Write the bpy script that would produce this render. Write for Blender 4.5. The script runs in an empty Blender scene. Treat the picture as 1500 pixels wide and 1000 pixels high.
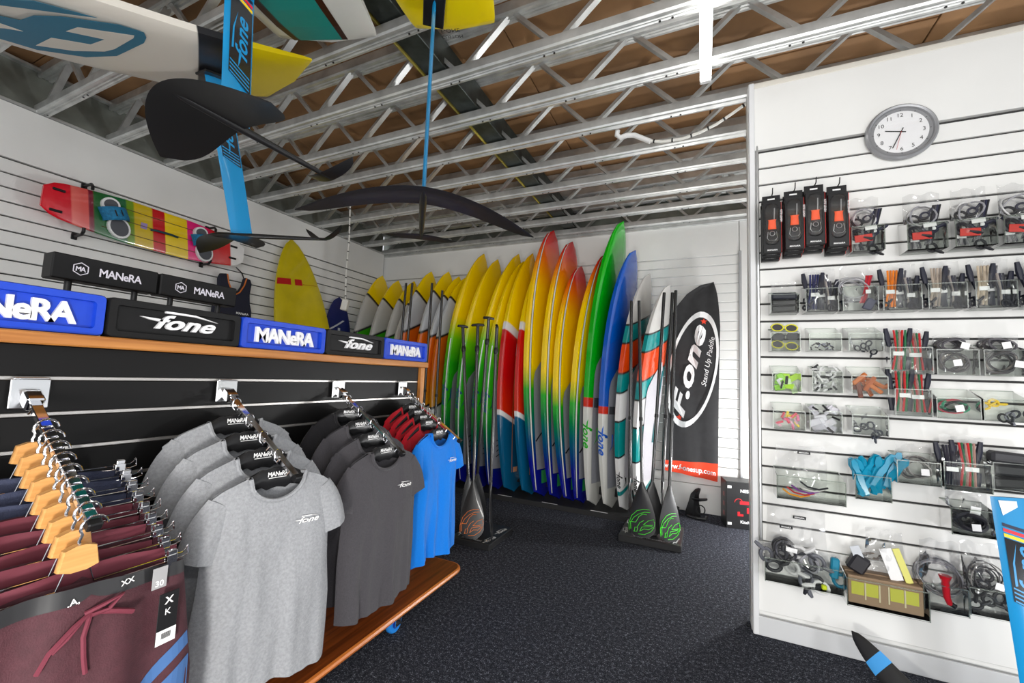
import bpy, math, random
from mathutils import Vector, Matrix
V = Vector
rnd = random.Random(7)
SC = bpy.context.scene
COL = SC.collection
# ---------------------------------------------------------------- camera
YAW, PITCH, ROLL, FPX = 0.430331, 0.084872, 0.03999, 612.1
fw = V((-math.sin(YAW)*math.cos(PITCH), math.cos(YAW)*math.cos(PITCH), math.sin(PITCH)))
rt = V((math.cos(YAW), math.sin(YAW), 0)); up = rt.cross(fw)
r2 = rt*math.cos(ROLL)+up*math.sin(ROLL); u2 = up*math.cos(ROLL)-rt*math.sin(ROLL)
cam = bpy.data.cameras.new('camera'); cam.sensor_width = 36; cam.lens = FPX/1500*36; cam.clip_start = .05
co = bpy.data.objects.new('camera', cam); COL.objects.link(co)
EYE = V((0, 0, 1.35))
co.matrix_world = Matrix(((r2.x, u2.x, -fw.x, 0), (r2.y, u2.y, -fw.y, 0), (r2.z, u2.z, -fw.z, 1.35), (0, 0, 0, 1)))
SC.camera = co
SC.view_settings.view_transform = 'Standard'; SC.view_settings.look = 'None'
SC.view_settings.gamma = 1; SC.view_settings.use_curve_mapping = False
SC.view_settings.exposure = 0.25
SC.cycles.transparent_max_bounces = 40
# ---------------------------------------------------------------- light
W = bpy.data.worlds.new('world'); SC.world = W; W.use_nodes = True
W.node_tree.nodes['Background'].inputs[0].default_value = (.93, .96, 1, 1)
W.node_tree.nodes['Background'].inputs[1].default_value = .75
def light(name, kind, loc, power, size=.2, to=None, col=(1, 1, 1), sy=None):
    d = bpy.data.lights.new(name, kind); d.energy = power; d.color = col
    if kind == 'AREA':
        d.size = size
        if sy: d.shape = 'RECTANGLE'; d.size_y = sy
    else: d.shadow_soft_size = size
    o = bpy.data.objects.new(name, d); COL.objects.link(o); o.location = loc
    if to is not None: o.rotation_euler = (V(to)-V(loc)).to_track_quat('-Z', 'Y').to_euler()
    return o
light('assumed_shopfront_daylight', 'AREA', (1.2, -2.3, 1.5), 95, 4.2, (-.6, 3, 1.4), (1, .98, .95), 2.4)  # daylight from an assumed shopfront behind the camera, out of view
light('assumed_back_fill', 'POINT', (1.2, 4.35, .55), 120, .12)  # assumed unseen lamp behind the partition, brightens the low back wall
light('floor_bounce_fill', 'POINT', (1.55, 1.65, .35), 16, .08)  # added unseen lamp in place of sunlight thrown up off the floor
light('low_front_fill', 'POINT', (-.25, -.35, .55), 85, .12, None, (1, .97, .92))  # added fill low behind the camera, brightens joists and board undersides like floor bounce
light('added_high_fill', 'POINT', (1.3, -.6, 2.9), 40, .10)  # added unseen fill lamp high up behind the camera
# ---------------------------------------------------------------- materials
MATS = {}
def mat(name, col, rough=.5, metal=0, spec=.5, noise=0, nscale=20, bump=0, bscale=None, emit=0, coat=0, sheen=0):
    if name in MATS: return MATS[name]
    m = bpy.data.materials.new(name); m.use_nodes = True; nt = m.node_tree
    b = nt.nodes['Principled BSDF']; c = (*col, 1)
    b.inputs['Base Color'].default_value = c; b.inputs['Roughness'].default_value = rough
    b.inputs['Metallic'].default_value = metal; b.inputs['Specular IOR Level'].default_value = spec
    b.inputs['Coat Weight'].default_value = coat; b.inputs['Coat Roughness'].default_value = .06
    b.inputs['Sheen Weight'].default_value = sheen
    if emit: b.inputs['Emission Color'].default_value = c; b.inputs['Emission Strength'].default_value = emit
    if noise or bump:
        tc = nt.nodes.new('ShaderNodeTexCoord'); n = nt.nodes.new('ShaderNodeTexNoise')
        n.inputs['Scale'].default_value = nscale; n.inputs['Detail'].default_value = 4
        nt.links.new(tc.outputs['Object'], n.inputs['Vector'])
        if noise:
            r = nt.nodes.new('ShaderNodeValToRGB'); r.color_ramp.elements[0].position = .3; r.color_ramp.elements[1].position = .7
            r.color_ramp.elements[0].color = (*[max(0, x*(1-noise)) for x in col], 1)
            r.color_ramp.elements[1].color = (*[min(1, x*(1+noise)) for x in col], 1)
            nt.links.new(n.outputs[0], r.inputs[0]); nt.links.new(r.outputs[0], b.inputs['Base Color'])
        if bump:
            n2 = n
            if bscale:
                n2 = nt.nodes.new('ShaderNodeTexNoise'); n2.inputs['Scale'].default_value = bscale
                nt.links.new(tc.outputs['Object'], n2.inputs['Vector'])
            bp = nt.nodes.new('ShaderNodeBump'); bp.inputs['Strength'].default_value = bump; bp.inputs['Distance'].default_value = .01
            nt.links.new(n2.outputs[0], bp.inputs['Height']); nt.links.new(bp.outputs[0], b.inputs['Normal'])
    MATS[name] = m
    return m
def s2l(*c):
    return tuple(((x/255+.055)/1.055)**2.4 if x > 10 else x/255/12.92 for x in c)
def clear(name, fac, tint=(1, 1, 1), rough=.03, dens=0, dcol=(.8, .8, .8), ior=1.45):
    """thin clear plastic: mostly transparent, mirror-like by angle; dens adds milky haze"""
    if name in MATS: return MATS[name]
    m = bpy.data.materials.new(name); m.use_nodes = True; nt = m.node_tree; nt.nodes.clear()
    o = nt.nodes.new('ShaderNodeOutputMaterial'); t = nt.nodes.new('ShaderNodeBsdfTransparent'); g = nt.nodes.new('ShaderNodeBsdfGlossy')
    t.inputs[0].default_value = (*tint, 1); g.inputs['Roughness'].default_value = rough
    fr = nt.nodes.new('ShaderNodeFresnel'); fr.inputs[0].default_value = ior
    ad = nt.nodes.new('ShaderNodeMath'); ad.operation = 'ADD'; ad.inputs[1].default_value = fac; ad.use_clamp = True
    nt.links.new(fr.outputs[0], ad.inputs[0])
    mx = nt.nodes.new('ShaderNodeMixShader'); nt.links.new(ad.outputs[0], mx.inputs[0])
    src = t
    if dens:
        d = nt.nodes.new('ShaderNodeBsdfDiffuse'); d.inputs[0].default_value = (*dcol, 1)
        m2 = nt.nodes.new('ShaderNodeMixShader'); m2.inputs[0].default_value = dens
        nt.links.new(t.outputs[0], m2.inputs[1]); nt.links.new(d.outputs[0], m2.inputs[2]); src = m2
    nt.links.new(src.outputs[0], mx.inputs[1]); nt.links.new(g.outputs[0], mx.inputs[2]); nt.links.new(mx.outputs[0], o.inputs[0])
    MATS[name] = m
    return m
def wood(name, c1, c2, axis=1, rough=.35, scale=1.0):
    if name in MATS: return MATS[name]
    m = bpy.data.materials.new(name); m.use_nodes = True; nt = m.node_tree; b = nt.nodes['Principled BSDF']
    tc = nt.nodes.new('ShaderNodeTexCoord'); mp = nt.nodes.new('ShaderNodeMapping')
    s = [30*scale]*3; s[axis] = 1.2*scale; mp.inputs['Scale'].default_value = s
    n = nt.nodes.new('ShaderNodeTexNoise'); n.inputs['Scale'].default_value = 1.5; n.inputs['Detail'].default_value = 6
    r = nt.nodes.new('ShaderNodeValToRGB'); r.color_ramp.elements[0].position = .35; r.color_ramp.elements[1].position = .68
    r.color_ramp.elements[0].color = (*c1, 1); r.color_ramp.elements[1].color = (*c2, 1)
    for a, c in ((tc.outputs['Object'], mp.inputs[0]), (mp.outputs[0], n.inputs['Vector']), (n.outputs[0], r.inputs[0]), (r.outputs[0], b.inputs['Base Color'])): nt.links.new(a, c)
    b.inputs['Roughness'].default_value = rough
    MATS[name] = m
    return m
def ramp_paint(name, layers, L, rough=.12, coat=.6, wear=.08):
    """board paint. layers: list of (zlimit, slope, [(t, colour, hard)]) read along object z/L + slope*y; later layers replace below zlimit"""
    if name in MATS: return MATS[name]
    m = bpy.data.materials.new(name); m.use_nodes = True; nt = m.node_tree; b = nt.nodes['Principled BSDF']
    tc = nt.nodes.new('ShaderNodeTexCoord'); sp = nt.nodes.new('ShaderNodeSeparateXYZ'); nt.links.new(tc.outputs['Object'], sp.inputs[0])
    def mth(op, a, c):
        n = nt.nodes.new('ShaderNodeMath'); n.operation = op
        for i, x in enumerate((a, c)):
            if isinstance(x, (int, float)): n.inputs[i].default_value = x
            else: nt.links.new(x, n.inputs[i])
        return n.outputs[0]
    t = mth('MULTIPLY', sp.outputs[2], 1/L); out = None
    for zl, sl, stops in layers:
        f = mth('ADD', t, mth('MULTIPLY', sp.outputs[1], sl)) if sl else t
        r = nt.nodes.new('ShaderNodeValToRGB'); cr = r.color_ramp; nt.links.new(f, r.inputs[0])
        pts = []
        for i, (p, c, hard) in enumerate(stops):
            if hard and i: pts.append((max(p-.002, 0), stops[i-1][1]))
            pts.append((p, c))
        cr.elements[0].position = pts[0][0]; cr.elements[0].color = (*pts[0][1], 1)
        cr.elements[1].position = min(1, pts[1][0]) if len(pts) > 1 else 1; cr.elements[1].color = (*(pts[1][1] if len(pts) > 1 else pts[0][1]), 1)
        for p, c in pts[2:]:
            e = cr.elements.new(min(p, 1)); e.color = (*c, 1)
        if out is None: out = r.outputs[0]
        else:
            lt = mth('LESS_THAN', t, zl); mx = nt.nodes.new('ShaderNodeMixRGB')
            nt.links.new(lt, mx.inputs[0]); nt.links.new(out, mx.inputs[1]); nt.links.new(r.outputs[0], mx.inputs[2]); out = mx.outputs[0]
    nt.links.new(out, b.inputs['Base Color'])
    b.inputs['Roughness'].default_value = rough; b.inputs['Coat Weight'].default_value = coat; b.inputs['Coat Roughness'].default_value = .05
    MATS[name] = m
    return m
# ---------------------------------------------------------------- mesh helpers
class M:
    def __init__(s): s.v = []; s.f = []
    def add(s, v, f, mx=None):
        o = len(s.v); s.v += [tuple(mx @ V(p)) if mx is not None else tuple(p) for p in v]
        s.f += [tuple(i+o for i in q) for q in f]; return s
    def box(s, c, d, b=0, mx=None):
        x, y, z = (k/2 for k in d); b = min(b, x*.95, y*.95, z*.95)
        if b <= 0:
            v = [(c[0]+i*x, c[1]+j*y, c[2]+k*z) for i in (-1, 1) for j in (-1, 1) for k in (-1, 1)]
            return s.add(v, [(0, 1, 3, 2), (4, 6, 7, 5), (0, 4, 5, 1), (2, 3, 7, 6), (0, 2, 6, 4), (1, 5, 7, 3)], mx)
        v = []; idx = {}
        for i in (-1, 1):
            for j in (-1, 1):
                for k in (-1, 1):
                    for a in range(3):
                        p = [i*(x-(a != 0)*b), j*(y-(a != 1)*b), k*(z-(a != 2)*b)]
                        idx[(i, j, k, a)] = len(v); v.append((c[0]+p[0], c[1]+p[1], c[2]+p[2]))
        f = []
        for a in range(3):
            for sgn in (-1, 1):
                q = []
                for p, r in ((-1, -1), (1, -1), (1, 1), (-1, 1)):
                    t = [p, r]; t.insert(a, sgn); q.append(idx[(*t, a)])
                if (sgn > 0) == (a == 1): q.reverse()
                f.append(tuple(q))
        for a in range(3):
            b1, b2 = [q for q in range(3) if q != a]
            for p in (-1, 1):
                for r in (-1, 1):
                    def key(e, face):
                        t = [0, 0, 0]; t[a] = e; t[b1] = p; t[b2] = r; return idx[(*t, face)]
                    f.append((key(-1, b1), key(1, b1), key(1, b2), key(-1, b2)))
        for i in (-1, 1):
            for j in (-1, 1):
                for k in (-1, 1): f.append(tuple(idx[(i, j, k, a)] for a in range(3)))
        return s.add(v, f, mx)
    def loft(s, secs, caps=True, closed=True, mx=None):
        n = len(secs[0]); v = [p for q in secs for p in q]; f = []
        for i in range(len(secs)-1):
            for j in range(n if closed else n-1):
                k = (j+1) % n; f.append((i*n+j, i*n+k, (i+1)*n+k, (i+1)*n+j))
        if caps: f.append(tuple(range(n))[::-1]); f.append(tuple(range((len(secs)-1)*n, len(secs)*n)))
        return s.add(v, f, mx)
    def tube(s, path, r, n=8, mx=None, caps=True):
        P = [V(p) for p in path]; secs = []; pu = None
        for i, p in enumerate(P):
            t = (P[min(i+1, len(P)-1)]-P[max(i-1, 0)])
            if t.length < 1e-9: t = V((0, 0, 1))
            t.normalize()
            if pu is None: pu = t.orthogonal().normalized()
            else:
                pu = pu-t*pu.dot(t)
                pu = pu.normalized() if pu.length > 1e-6 else t.orthogonal().normalized()
            w = t.cross(pu); rr = r[i] if isinstance(r, (list, tuple)) else r
            secs.append([p+(pu*math.cos(2*math.pi*k/n)+w*math.sin(2*math.pi*k/n))*rr for k in range(n)])
        return s.loft(secs, caps, True, mx)
    def lathe(s, prof, n=16, mx=None, caps=True):
        return s.loft([[(r*math.cos(2*math.pi*k/n), r*math.sin(2*math.pi*k/n), z) for k in range(n)] for r, z in prof], caps, True, mx)
    def prism(s, poly, h, mx=None):
        """polygon in local xy, extruded along local z from 0 to h"""
        n = len(poly); v = [(x, y, 0) for x, y in poly]+[(x, y, h) for x, y in poly]
        f = [tuple(range(n))[::-1], tuple(range(n, 2*n))]+[(i, (i+1) % n, n+(i+1) % n, n+i) for i in range(n)]
        return s.add(v, f, mx)
def frame(o, x, y, z=None):
    x = V(x).normalized(); y = V(y); y = (y-x*y.dot(x)).normalized(); z = x.cross(y)
    return Matrix(((x.x, y.x, z.x, o[0]), (x.y, y.y, z.y, o[1]), (x.z, y.z, z.z, o[2]), (0, 0, 0, 1)))
def link(o, parent=None):
    COL.objects.link(o)
    if parent is not None: o.parent = parent
    return o
def obj(name, m, material, parent=None, smooth=False, kind=None):
    me = bpy.data.meshes.new(name); me.from_pydata(m.v, [], m.f); me.materials.append(material)
    if smooth: me.shade_smooth(); me.set_sharp_from_angle(angle=.7)
    o = link(bpy.data.objects.new(name, me), parent)
    if kind: o['kind'] = kind
    return o
def tag(o, label, cat, group=None):
    o['label'] = label; o['category'] = cat
    if group: o['group'] = group
    return o
def thing(name, label, cat, loc=(0, 0, 0), group=None, mx=None):
    o = link(bpy.data.objects.new(name, None)); o.empty_display_size = .05
    if mx is not None: o.matrix_world = mx
    else: o.location = loc
    return tag(o, label, cat, group)
def dup(root, loc=None, label=None, group=None, mx=None, rz=None):
    r = root.copy(); COL.objects.link(r)
    if mx is not None: r.matrix_world = mx
    if loc is not None: r.location = loc
    if rz is not None: r.rotation_euler[2] = rz
    if label: r['label'] = label
    if group: r['group'] = group
    for ch in list(root.children):
        c = ch.copy(); COL.objects.link(c); c.parent = r
        for g in list(ch.children):
            d = g.copy(); COL.objects.link(d); d.parent = c
    return r
TXT = {}
def text_mesh(body, shear=0, bold=.0, space=1.0, res=3):
    """unit-height lettering as (verts2d, faces), centred on x"""
    k = (body, shear, bold, space)
    if k in TXT: return TXT[k]
    cu = bpy.data.curves.new('lettering', 'FONT'); cu.body = body; cu.size = 1.38; cu.align_x = 'CENTER'; cu.shear = shear; cu.offset = bold
    cu.space_character = space; cu.resolution_u = res; cu.fill_mode = 'FRONT'
    o = bpy.data.objects.new('lettering', cu); COL.objects.link(o)
    dg = bpy.context.evaluated_depsgraph_get(); me = bpy.data.meshes.new_from_object(o.evaluated_get(dg))
    v = [(p.co.x, p.co.y) for p in me.vertices]; f = [tuple(p.vertices) for p in me.polygons]
    bpy.data.objects.remove(o); bpy.data.curves.remove(cu); bpy.data.meshes.remove(me)
    TXT[k] = (v, f)
    return v, f
def letters(m, body, h, mx, depth=0, shear=0, bold=.0, space=1.0, width=None):
    v, f = text_mesh(body, shear, bold, space)
    sx = h
    if width:
        xs = [p[0] for p in v]; sx = width/(max(xs)-min(xs))
    x0 = (max(p[0] for p in v)+min(p[0] for p in v))/2
    q = [((x-x0)*sx, y*h, depth) for x, y in v]
    m.add(q, f, mx)
    if depth:
        from collections import Counter
        ed = Counter()
        for a in f:
            for i in range(len(a)): ed[(a[i], a[(i+1) % len(a)])] += 1
        qb = q+[(x, y, 0) for x, y, _ in q]; n = len(q)
        sides = [(a, n+a, n+b, b) for (a, b) in ed if (b, a) not in ed]
        m.add(qb, sides, mx)
    return m
def fone(m, h, mx, depth=0):
    """slanted wordmark with its spike and long top bar; h = letter height, centred"""
    letters(m, 'fone', h, mx @ Matrix.Translation((h*.25, -h*.40, 0)), depth, .42, .03, 1.02, h*3.9)
    for poly in ([(-2.55, .30), (-1.25, .24), (-1.32, .06), (-2.0, .14)], [(-1.15, .86), (.75, .80), (2.35, .44), (.75, .68), (-1.1, .70)]):
        m.prism([(x*h, y*h) for x, y in poly][::-1], max(depth, .0006), mx)
    return m
def px(x, y, axis, val):
    """point where the sight line through photo pixel (x, y) meets the plane axis = val"""
    d = r2*((x-750)/FPX)-u2*((y-500)/FPX)+fw
    t = (val-EYE[axis])/d[axis]
    return EYE+d*t
# common materials
WHITE = mat('white_laminate', (.82, .82, .80), .4, noise=.02, nscale=3)
GROOVE = mat('groove_dark', (.025, .024, .024), .6)
ALU = mat('aluminium', (.72, .73, .74), .28, 1)
GALV = mat('galvanised_steel', (.60, .61, .60), .34, .55, noise=.2, nscale=9)
CHROME = mat('chrome', (.82, .82, .84), .08, 1)
BLACKP = mat('black_plastic', (.008, .008, .009), .42, spec=.35)
BLACKM = mat('black_satin', (.010, .010, .011), .35, spec=.35)
CARBON = mat('black_carbon', (.012, .012, .013), .38, coat=.08)
WPRINT = mat('white_print', (.85, .85, .85), .5)
# ================================================================ the room
XL, YB, YP, ZT = -4.525, 5.0, 2.80, 3.165
PITCHS = .103
def struct(o): o['kind'] = 'structure'; return o
fm = mat('charcoal_carpet', s2l(50, 52, 60), .95, spec=.1)
nt = fm.node_tree; b = nt.nodes['Principled BSDF']; tc = nt.nodes.new('ShaderNodeTexCoord')
n1 = nt.nodes.new('ShaderNodeTexNoise'); n1.inputs['Scale'].default_value = 170; n1.inputs['Detail'].default_value = 3
n3 = nt.nodes.new('ShaderNodeTexNoise'); n3.inputs['Scale'].default_value = 55
rr = nt.nodes.new('ShaderNodeValToRGB'); e = rr.color_ramp.elements
e[0].position = .38; e[0].color = (*s2l(26, 27, 33), 1); e[1].position = .72; e[1].color = (*s2l(156, 160, 172), 1)
e2 = e.new(.55); e2.color = (*s2l(58, 60, 68), 1)
mxn = nt.nodes.new('ShaderNodeMixRGB'); mxn.inputs[0].default_value = .35
bp = nt.nodes.new('ShaderNodeBump'); bp.inputs['Strength'].default_value = .8; bp.inputs['Distance'].default_value = .006
for n in (n1, n3): nt.links.new(tc.outputs['Object'], n.inputs['Vector'])
nt.links.new(n1.outputs[0], mxn.inputs[1]); nt.links.new(n3.outputs[0], mxn.inputs[2]); nt.links.new(mxn.outputs[0], rr.inputs[0])
nt.links.new(rr.outputs[0], b.inputs['Base Color']); nt.links.new(mxn.outputs[0], bp.inputs['Height']); nt.links.new(bp.outputs[0], b.inputs['Normal'])
struct(obj('floor', M().box((-.7, 1.3, -.05), (7.9, 7.6, .1)), fm))
# left wall: backing, plain upper panel, slats
def slats(parent, n, ztop, mk, material):
    base = None
    for i in range(n):
        if base is None: base = obj('slat', mk(), material, parent); o = base
        else: o = base.copy(); link(o, parent)
        o.location = (0, 0, ztop-PITCHS*(i+.5))
wl = struct(obj('wall_left', M().box((XL-.09, 1.2, ZT/2), (.12, 7.5, ZT)), GROOVE))
obj('upper_panel', M().box((XL-.012, 1.2, (2.77+ZT)/2), (.032, 7.5, ZT-2.77), .002), WHITE, wl)
slats(wl, 26, 2.767-.005, lambda: M().box((XL-.012, 1.2, 0), (.028, 7.5, PITCHS-.010), .003), WHITE)
wb = struct(obj('wall_back', M().box((-.62, YB+.09, ZT/2), (8.0, .12, ZT)), mat('groove_grey', (.35, .35, .34), .5, .6)))
obj('upper_panel', M().box((-2.1, YB+.014, (2.77+ZT)/2), (4.92, .032, ZT-2.77), .002), WHITE, wb)
slats(wb, 24, 2.767-.005, lambda: M().box((-2.085, YB+.016, 0), (4.88, .028, PITCHS-.010), .003), WHITE)
m = M()
for i in range(24): m.box((-2.085, YB+.024, 2.767-PITCHS*i), (4.88, .006, .012))
obj('groove_insert', m, ALU, wb)
obj('plain_panel', M().box((1.85, YB+.014, ZT/2), (3.0, .032, ZT), .002), WHITE, wb)
obj('edge_trim', M().box((.362, YB-.006, 1.42), (.026, .022, 2.76), .003), mat('grey_trim', (.42, .43, .44), .45, .3), wb)
obj('top_track', M().box((-.62, YB-.01, ZT-.018), (8, .06, .036), .004), GALV, wb)
obj('lower_panel', M().box((-2.085, YB+.014, .145), (4.88, .03, .29), .002), WHITE, wb)
# partition on the right
wr = struct(obj('wall_right', M().box((1.75, YP+.07, 1.6), (3.0, .10, 3.2)), WHITE))
obj('groove_backing', M().box((1.77, YP+.0185, 1.61), (2.93, .003, 2.34)), GROOVE, wr)
slats(wr, 22, 2.765-.005, lambda: M().box((1.775, YP+.0085, 0), (2.94, .017, PITCHS-.011), .002), WHITE)
obj('upper_panel', M().box((1.757, YP+.006, 2.97), (2.98, .03, .395), .002), WHITE, wr)
obj('lower_panel', M().box((1.757, YP+.006, .31), (2.98, .03, .37), .002), WHITE, wr)
obj('edge_trim', M().box((.268, YP+.002, 1.6), (.03, .05, 3.2), .004), mat('trim_white', (.74, .75, .76), .45), wr)
obj('slat_end_trim', M().box((.296, YP-.004, 1.65), (.012, .012, 2.3), .002), ALU, wr)
obj('cap_strip', M().box((1.757, YP+.07, 3.185), (2.99, .16, .035), .003), mat('cap_cream', (.72, .69, .62), .5), wr)
struct(obj('baseboard_right', M().box((1.757, YP-.014, .05), (2.98, .016, .10), .003), mat('skirting_grey', (.62, .63, .64), .4)))
# deck above, in sheets
dk = mat('deck_brown', s2l(150, 112, 74), .75, noise=.28, nscale=2.5, bump=.15)
ce = struct(obj('ceiling', M().box((-.7, 1.3, 3.60), (7.9, 7.8, .06)), dk))
k = 0
for i in range(7):
    for j in range(4):
        obj('deck_sheet', M().box((-4.65+1.2*(i+.5)-.1, -2.45+1.9*(j+.5)+.35*(i % 2)-.2, 3.548), (1.192, 1.893, .026+.004*((i+j) % 2)), .003), dk, ce)
# rim channel over the left wall
rim = struct(obj('trim_1', M().box((XL-.045, 1.2, 3.35), (.02, 7.5, .36)), mat('rim_steel', (.26, .28, .25), .5, .6, noise=.25, nscale=5)))
obj('flange', M().box((XL-.02, 1.2, 3.178), (.07, 7.5, .022), .003), GALV, rim)
obj('flange', M().box((XL-.02, 1.2, 3.50), (.07, 7.5, .02), .003), GALV, rim)
rim2 = struct(obj('trim_2', M().box((-.62, YB+.045, 3.37), (8.0, .02, .40)), MATS['rim_steel']))
obj('flange', M().box((-.62, YB+.02, 3.178), (8.0, .07, .022), .003), GALV, rim2)
# steel floor joists
def chord(x0, x1, z, h, w):
    s = [(-w/2, h), (-w/2, .012), (-w*.42, 0), (-w*.25, 0), (-w*.18, .008), (-w*.06, .008), (0, 0), (w*.06, .008), (w*.18, .008), (w*.25, 0), (w*.42, 0), (w/2, .012), (w/2, h), (w/2-.004, h), (-w/2+.004, h)]
    return M().loft([[(x, y, z+q) for y, q in s] for x in (x0, x1)])
X0, X1 = XL-.03, 3.2
joist = None
for kk in range(18):
    y = 4.955-.4145*kk
    if joist is None:
        joist = thing('steel_joist', 'open-web galvanised steel joist under the brown deck', 'joist', (0, y, 0), 'parallel steel joists of the ceiling')
        obj('bottom_chord', chord(X0, X1, 3.168, .062, .075), GALV, joist)
        obj('top_chord', chord(X0, X1, 3.455, .075, .085), GALV, joist)
        nw = 0; a = None; c = None
        mu = M(); mu.loft([[(x+dx, dy, z) for dx, dy in ((-.017, -.02), (.017, -.02), (.017, .02), (-.017, .02))] for x, z in ((-.145, 3.215), (.145, 3.47))])
        md = M(); md.loft([[(x+dx, dy, z) for dx, dy in ((-.017, -.018), (.017, -.018), (.017, .018), (-.017, .018))] for x, z in ((-.12, 3.47), (.12, 3.215))])
        x = -4.3
        ms = M()
        while x < 3.0:
            if a is None: a = obj('web', mu, GALV, joist); a.location.x = x; c = obj('web', md, GALV, joist); c.location.x = x+.315
            else:
                q = a.copy(); link(q, joist); q.location.x = x; q = c.copy(); link(q, joist); q.location.x = x+.315
            for sx in (.03, .09): ms.lathe([(.006, 3.165), (.006, 3.170)], 6, Matrix.Translation((x-.27+sx, .015, 0)))
            x += .62
        obj('screw', ms, mat('screw_dark', (.05, .05, .05), .4, .6), joist, kind='stuff')
    else:
        dup(joist, (0, y, 0))
bm_ = thing('steel_beam', 'dark steel beam with yellow painted edge crossing above the joist chords', 'beam', (-1.56, 1.3, 3.24))
dks = mat('beam_dark', (.05, .06, .055), .45, .5, noise=.4, nscale=12)
obj('web_plate', M().box((.03, 0, .11), (.10, 7.4, .2), .004), dks, bm_)
obj('flange', M().box((.03, 0, .008), (.15, 7.4, .016), .003), dks, bm_)
ye = ramp_paint('yellow_rust', [(1, 0, [(0, s2l(175, 165, 90), 0), (.3, s2l(150, 140, 80), 0), (.45, s2l(205, 175, 20), 0), (.62, s2l(190, 150, 20), 0), (.75, s2l(170, 110, 60), 0), (.9, s2l(150, 130, 90), 0)])], 1, .6, 0)
o = obj('painted_edge', M().box((0, 0, 0), (.012, 3.6, .05), .002), mat('beam_yellow', s2l(150, 136, 52), .7, noise=.75, nscale=2.2), bm_); o.location = (-.06, 1.6, .02)
# batten lights (one in view, the others assumed further back in the shop, unseen)
TUBE = mat('lit_diffuser', (1, .98, .95), .4, emit=9)
CAPM = mat('batten_cap', (.8, .8, .8), .4)
bat = None
for (x, y0, lab) in ((.012, 1.93, 'lit white batten light under the joists by the clock wall'), (2.3, .6, 'assumed lit white batten light behind the clock wall end'), (-2.2, -1.3, 'assumed lit white batten light near the unseen shopfront')):
    if bat is None:
        bat = thing('batten_light', lab, 'light', (x, y0, 3.10), 'ceiling batten lights')
        obj('diffuser', M().box((0, 0, .022), (.058, 1.16, .044), .008), TUBE, bat)
        for s in (-1, 1): obj('end_cap', M().box((0, s*.597, .025), (.062, .034, .05), .006), CAPM, bat)
        obj('tray', M().box((0, 0, .056), (.05, 1.2, .018), .003), CAPM, bat)
    else: dup(bat, (x, y0, 3.10), lab)
def cable(name, label, path, r, matl, ties=True, cat='cable'):
    base = V(path[0]); t = thing(name, label, cat, base)
    P = [V(p)-base for p in path]
    obj('sheath', M().tube(P, r, 8), matl, t, True)
    if ties:
        tm = None
        tot = 0; last = 0
        for a, c in zip(P, P[1:]):
            n = max(1, int((c-a).length/.09))
            for i in range(n):
                p = a.lerp(c, (i+.5)/n); d = (c-a).normalized()
                obj('tie', M().tube([p-d*.005, p+d*.005], r*1.35, 8), BLACKP, t)
    return t
CABW = mat('white_cable', (.72, .71, .66), .5)
cable('power_cord', 'white power cord with black ties sagging under the joists to the clock wall', [(.30, 2.93, 3.20), (.17, 2.93, 3.12), (.08, 2.94, 3.075), (-.02, 2.95, 3.045), (-.13, 2.95, 3.024), (-.26, 2.95, 3.03), (-.37, 2.95, 3.06)], .010, CABW)
t = thing('conduit_pipe', 'white bent conduit pipe hanging under the joists', 'pipe', (-.37, 2.95, 3.06))
obj('pipe', M().tube([(.03, 0, -.012), (-.02, 0, .02), (-.08, 0, .058), (-.13, 0, .068), (-.18, 0, .062), (-.205, 0, .085), (-.2, 0, .12)], .018, 10), mat('pvc_white', (.8, .8, .79), .35), t, True)
p0, p1, p2_ = px(513, 300, 1, 3.297), px(507, 400, 1, 3.297), px(506, 440, 1, 3.297)
t = cable('drop_cord', 'white cord with black ties dropping from the ceiling to a socket box', [V((p0.x, p0.y, 3.20)), p0+V((0, 0, .0)), p0.lerp(p1, .5)+V((.015, 0, 0)), p1, p2_], .008, CABW)
mx = Matrix.Translation(p2_-V((0, 0, .05))-V((p0.x, p0.y, 3.20))) @ Matrix.Rotation(.5, 4, 'Z') @ Matrix.Rotation(.18, 4, 'Y')
obj('socket_box', M().box((0, 0, 0), (.065, .075, .12), .008, mx), mat('socket_cream', (.75, .73, .66), .4), t)
# ================================================================ clothing gondola
def wobj(name, m, material, root, smooth=False, parent=None):
    o = obj(name, m, material, parent or root, smooth)
    if parent is None: o.location = -root.location
    return o
GY0, GY1, GX = -.15, 2.335, -1.73
PINE = wood('pine', s2l(156, 96, 42), s2l(196, 134, 70), 1)
MERB = wood('merbau', s2l(96, 44, 16), s2l(150, 74, 28), 1, .28)
GBLK = mat('black_slat', (.0055, .0053, .0055), .45, spec=.22)
RAIL = mat('rail_insert', (.55, .53, .51), .35, .8)
g = thing('display_gondola', 'black slatted clothing gondola with pine top and reddish wood base on wheels', 'gondola', (-1.9, 1.1, 0))
wobj('core', M().box((GX-.06, (GY0+GY1)/2, .77), (.09, GY1-GY0-.02, 1.24)), GBLK, g)
for i in range(11):
    z = 1.293-PITCHS*i; top = z+PITCHS-.006 if i else 1.388
    wobj('slat', M().box((GX-.008, (GY0+GY1)/2-.015, (z+.006+top)/2), (.016, GY1-GY0-.06, top-z-.006), .002), GBLK, g)
    wobj('rail_insert', M().box((GX-.009, (GY0+GY1)/2-.015, z), (.014, GY1-GY0-.06, .012), .002), RAIL, g)
wobj('top_shelf', M().box((-1.90, (GY0+GY1)/2, 1.407), (.42, GY1-GY0+.02, .036), .004), PINE, g)
PINEV = wood('pine_upright', s2l(170, 106, 48), s2l(205, 142, 76), 2)
wobj('end_post', M().box((-1.775, GY1-.02, .77), (.13, .038, 1.24), .003), PINEV, g)
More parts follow.
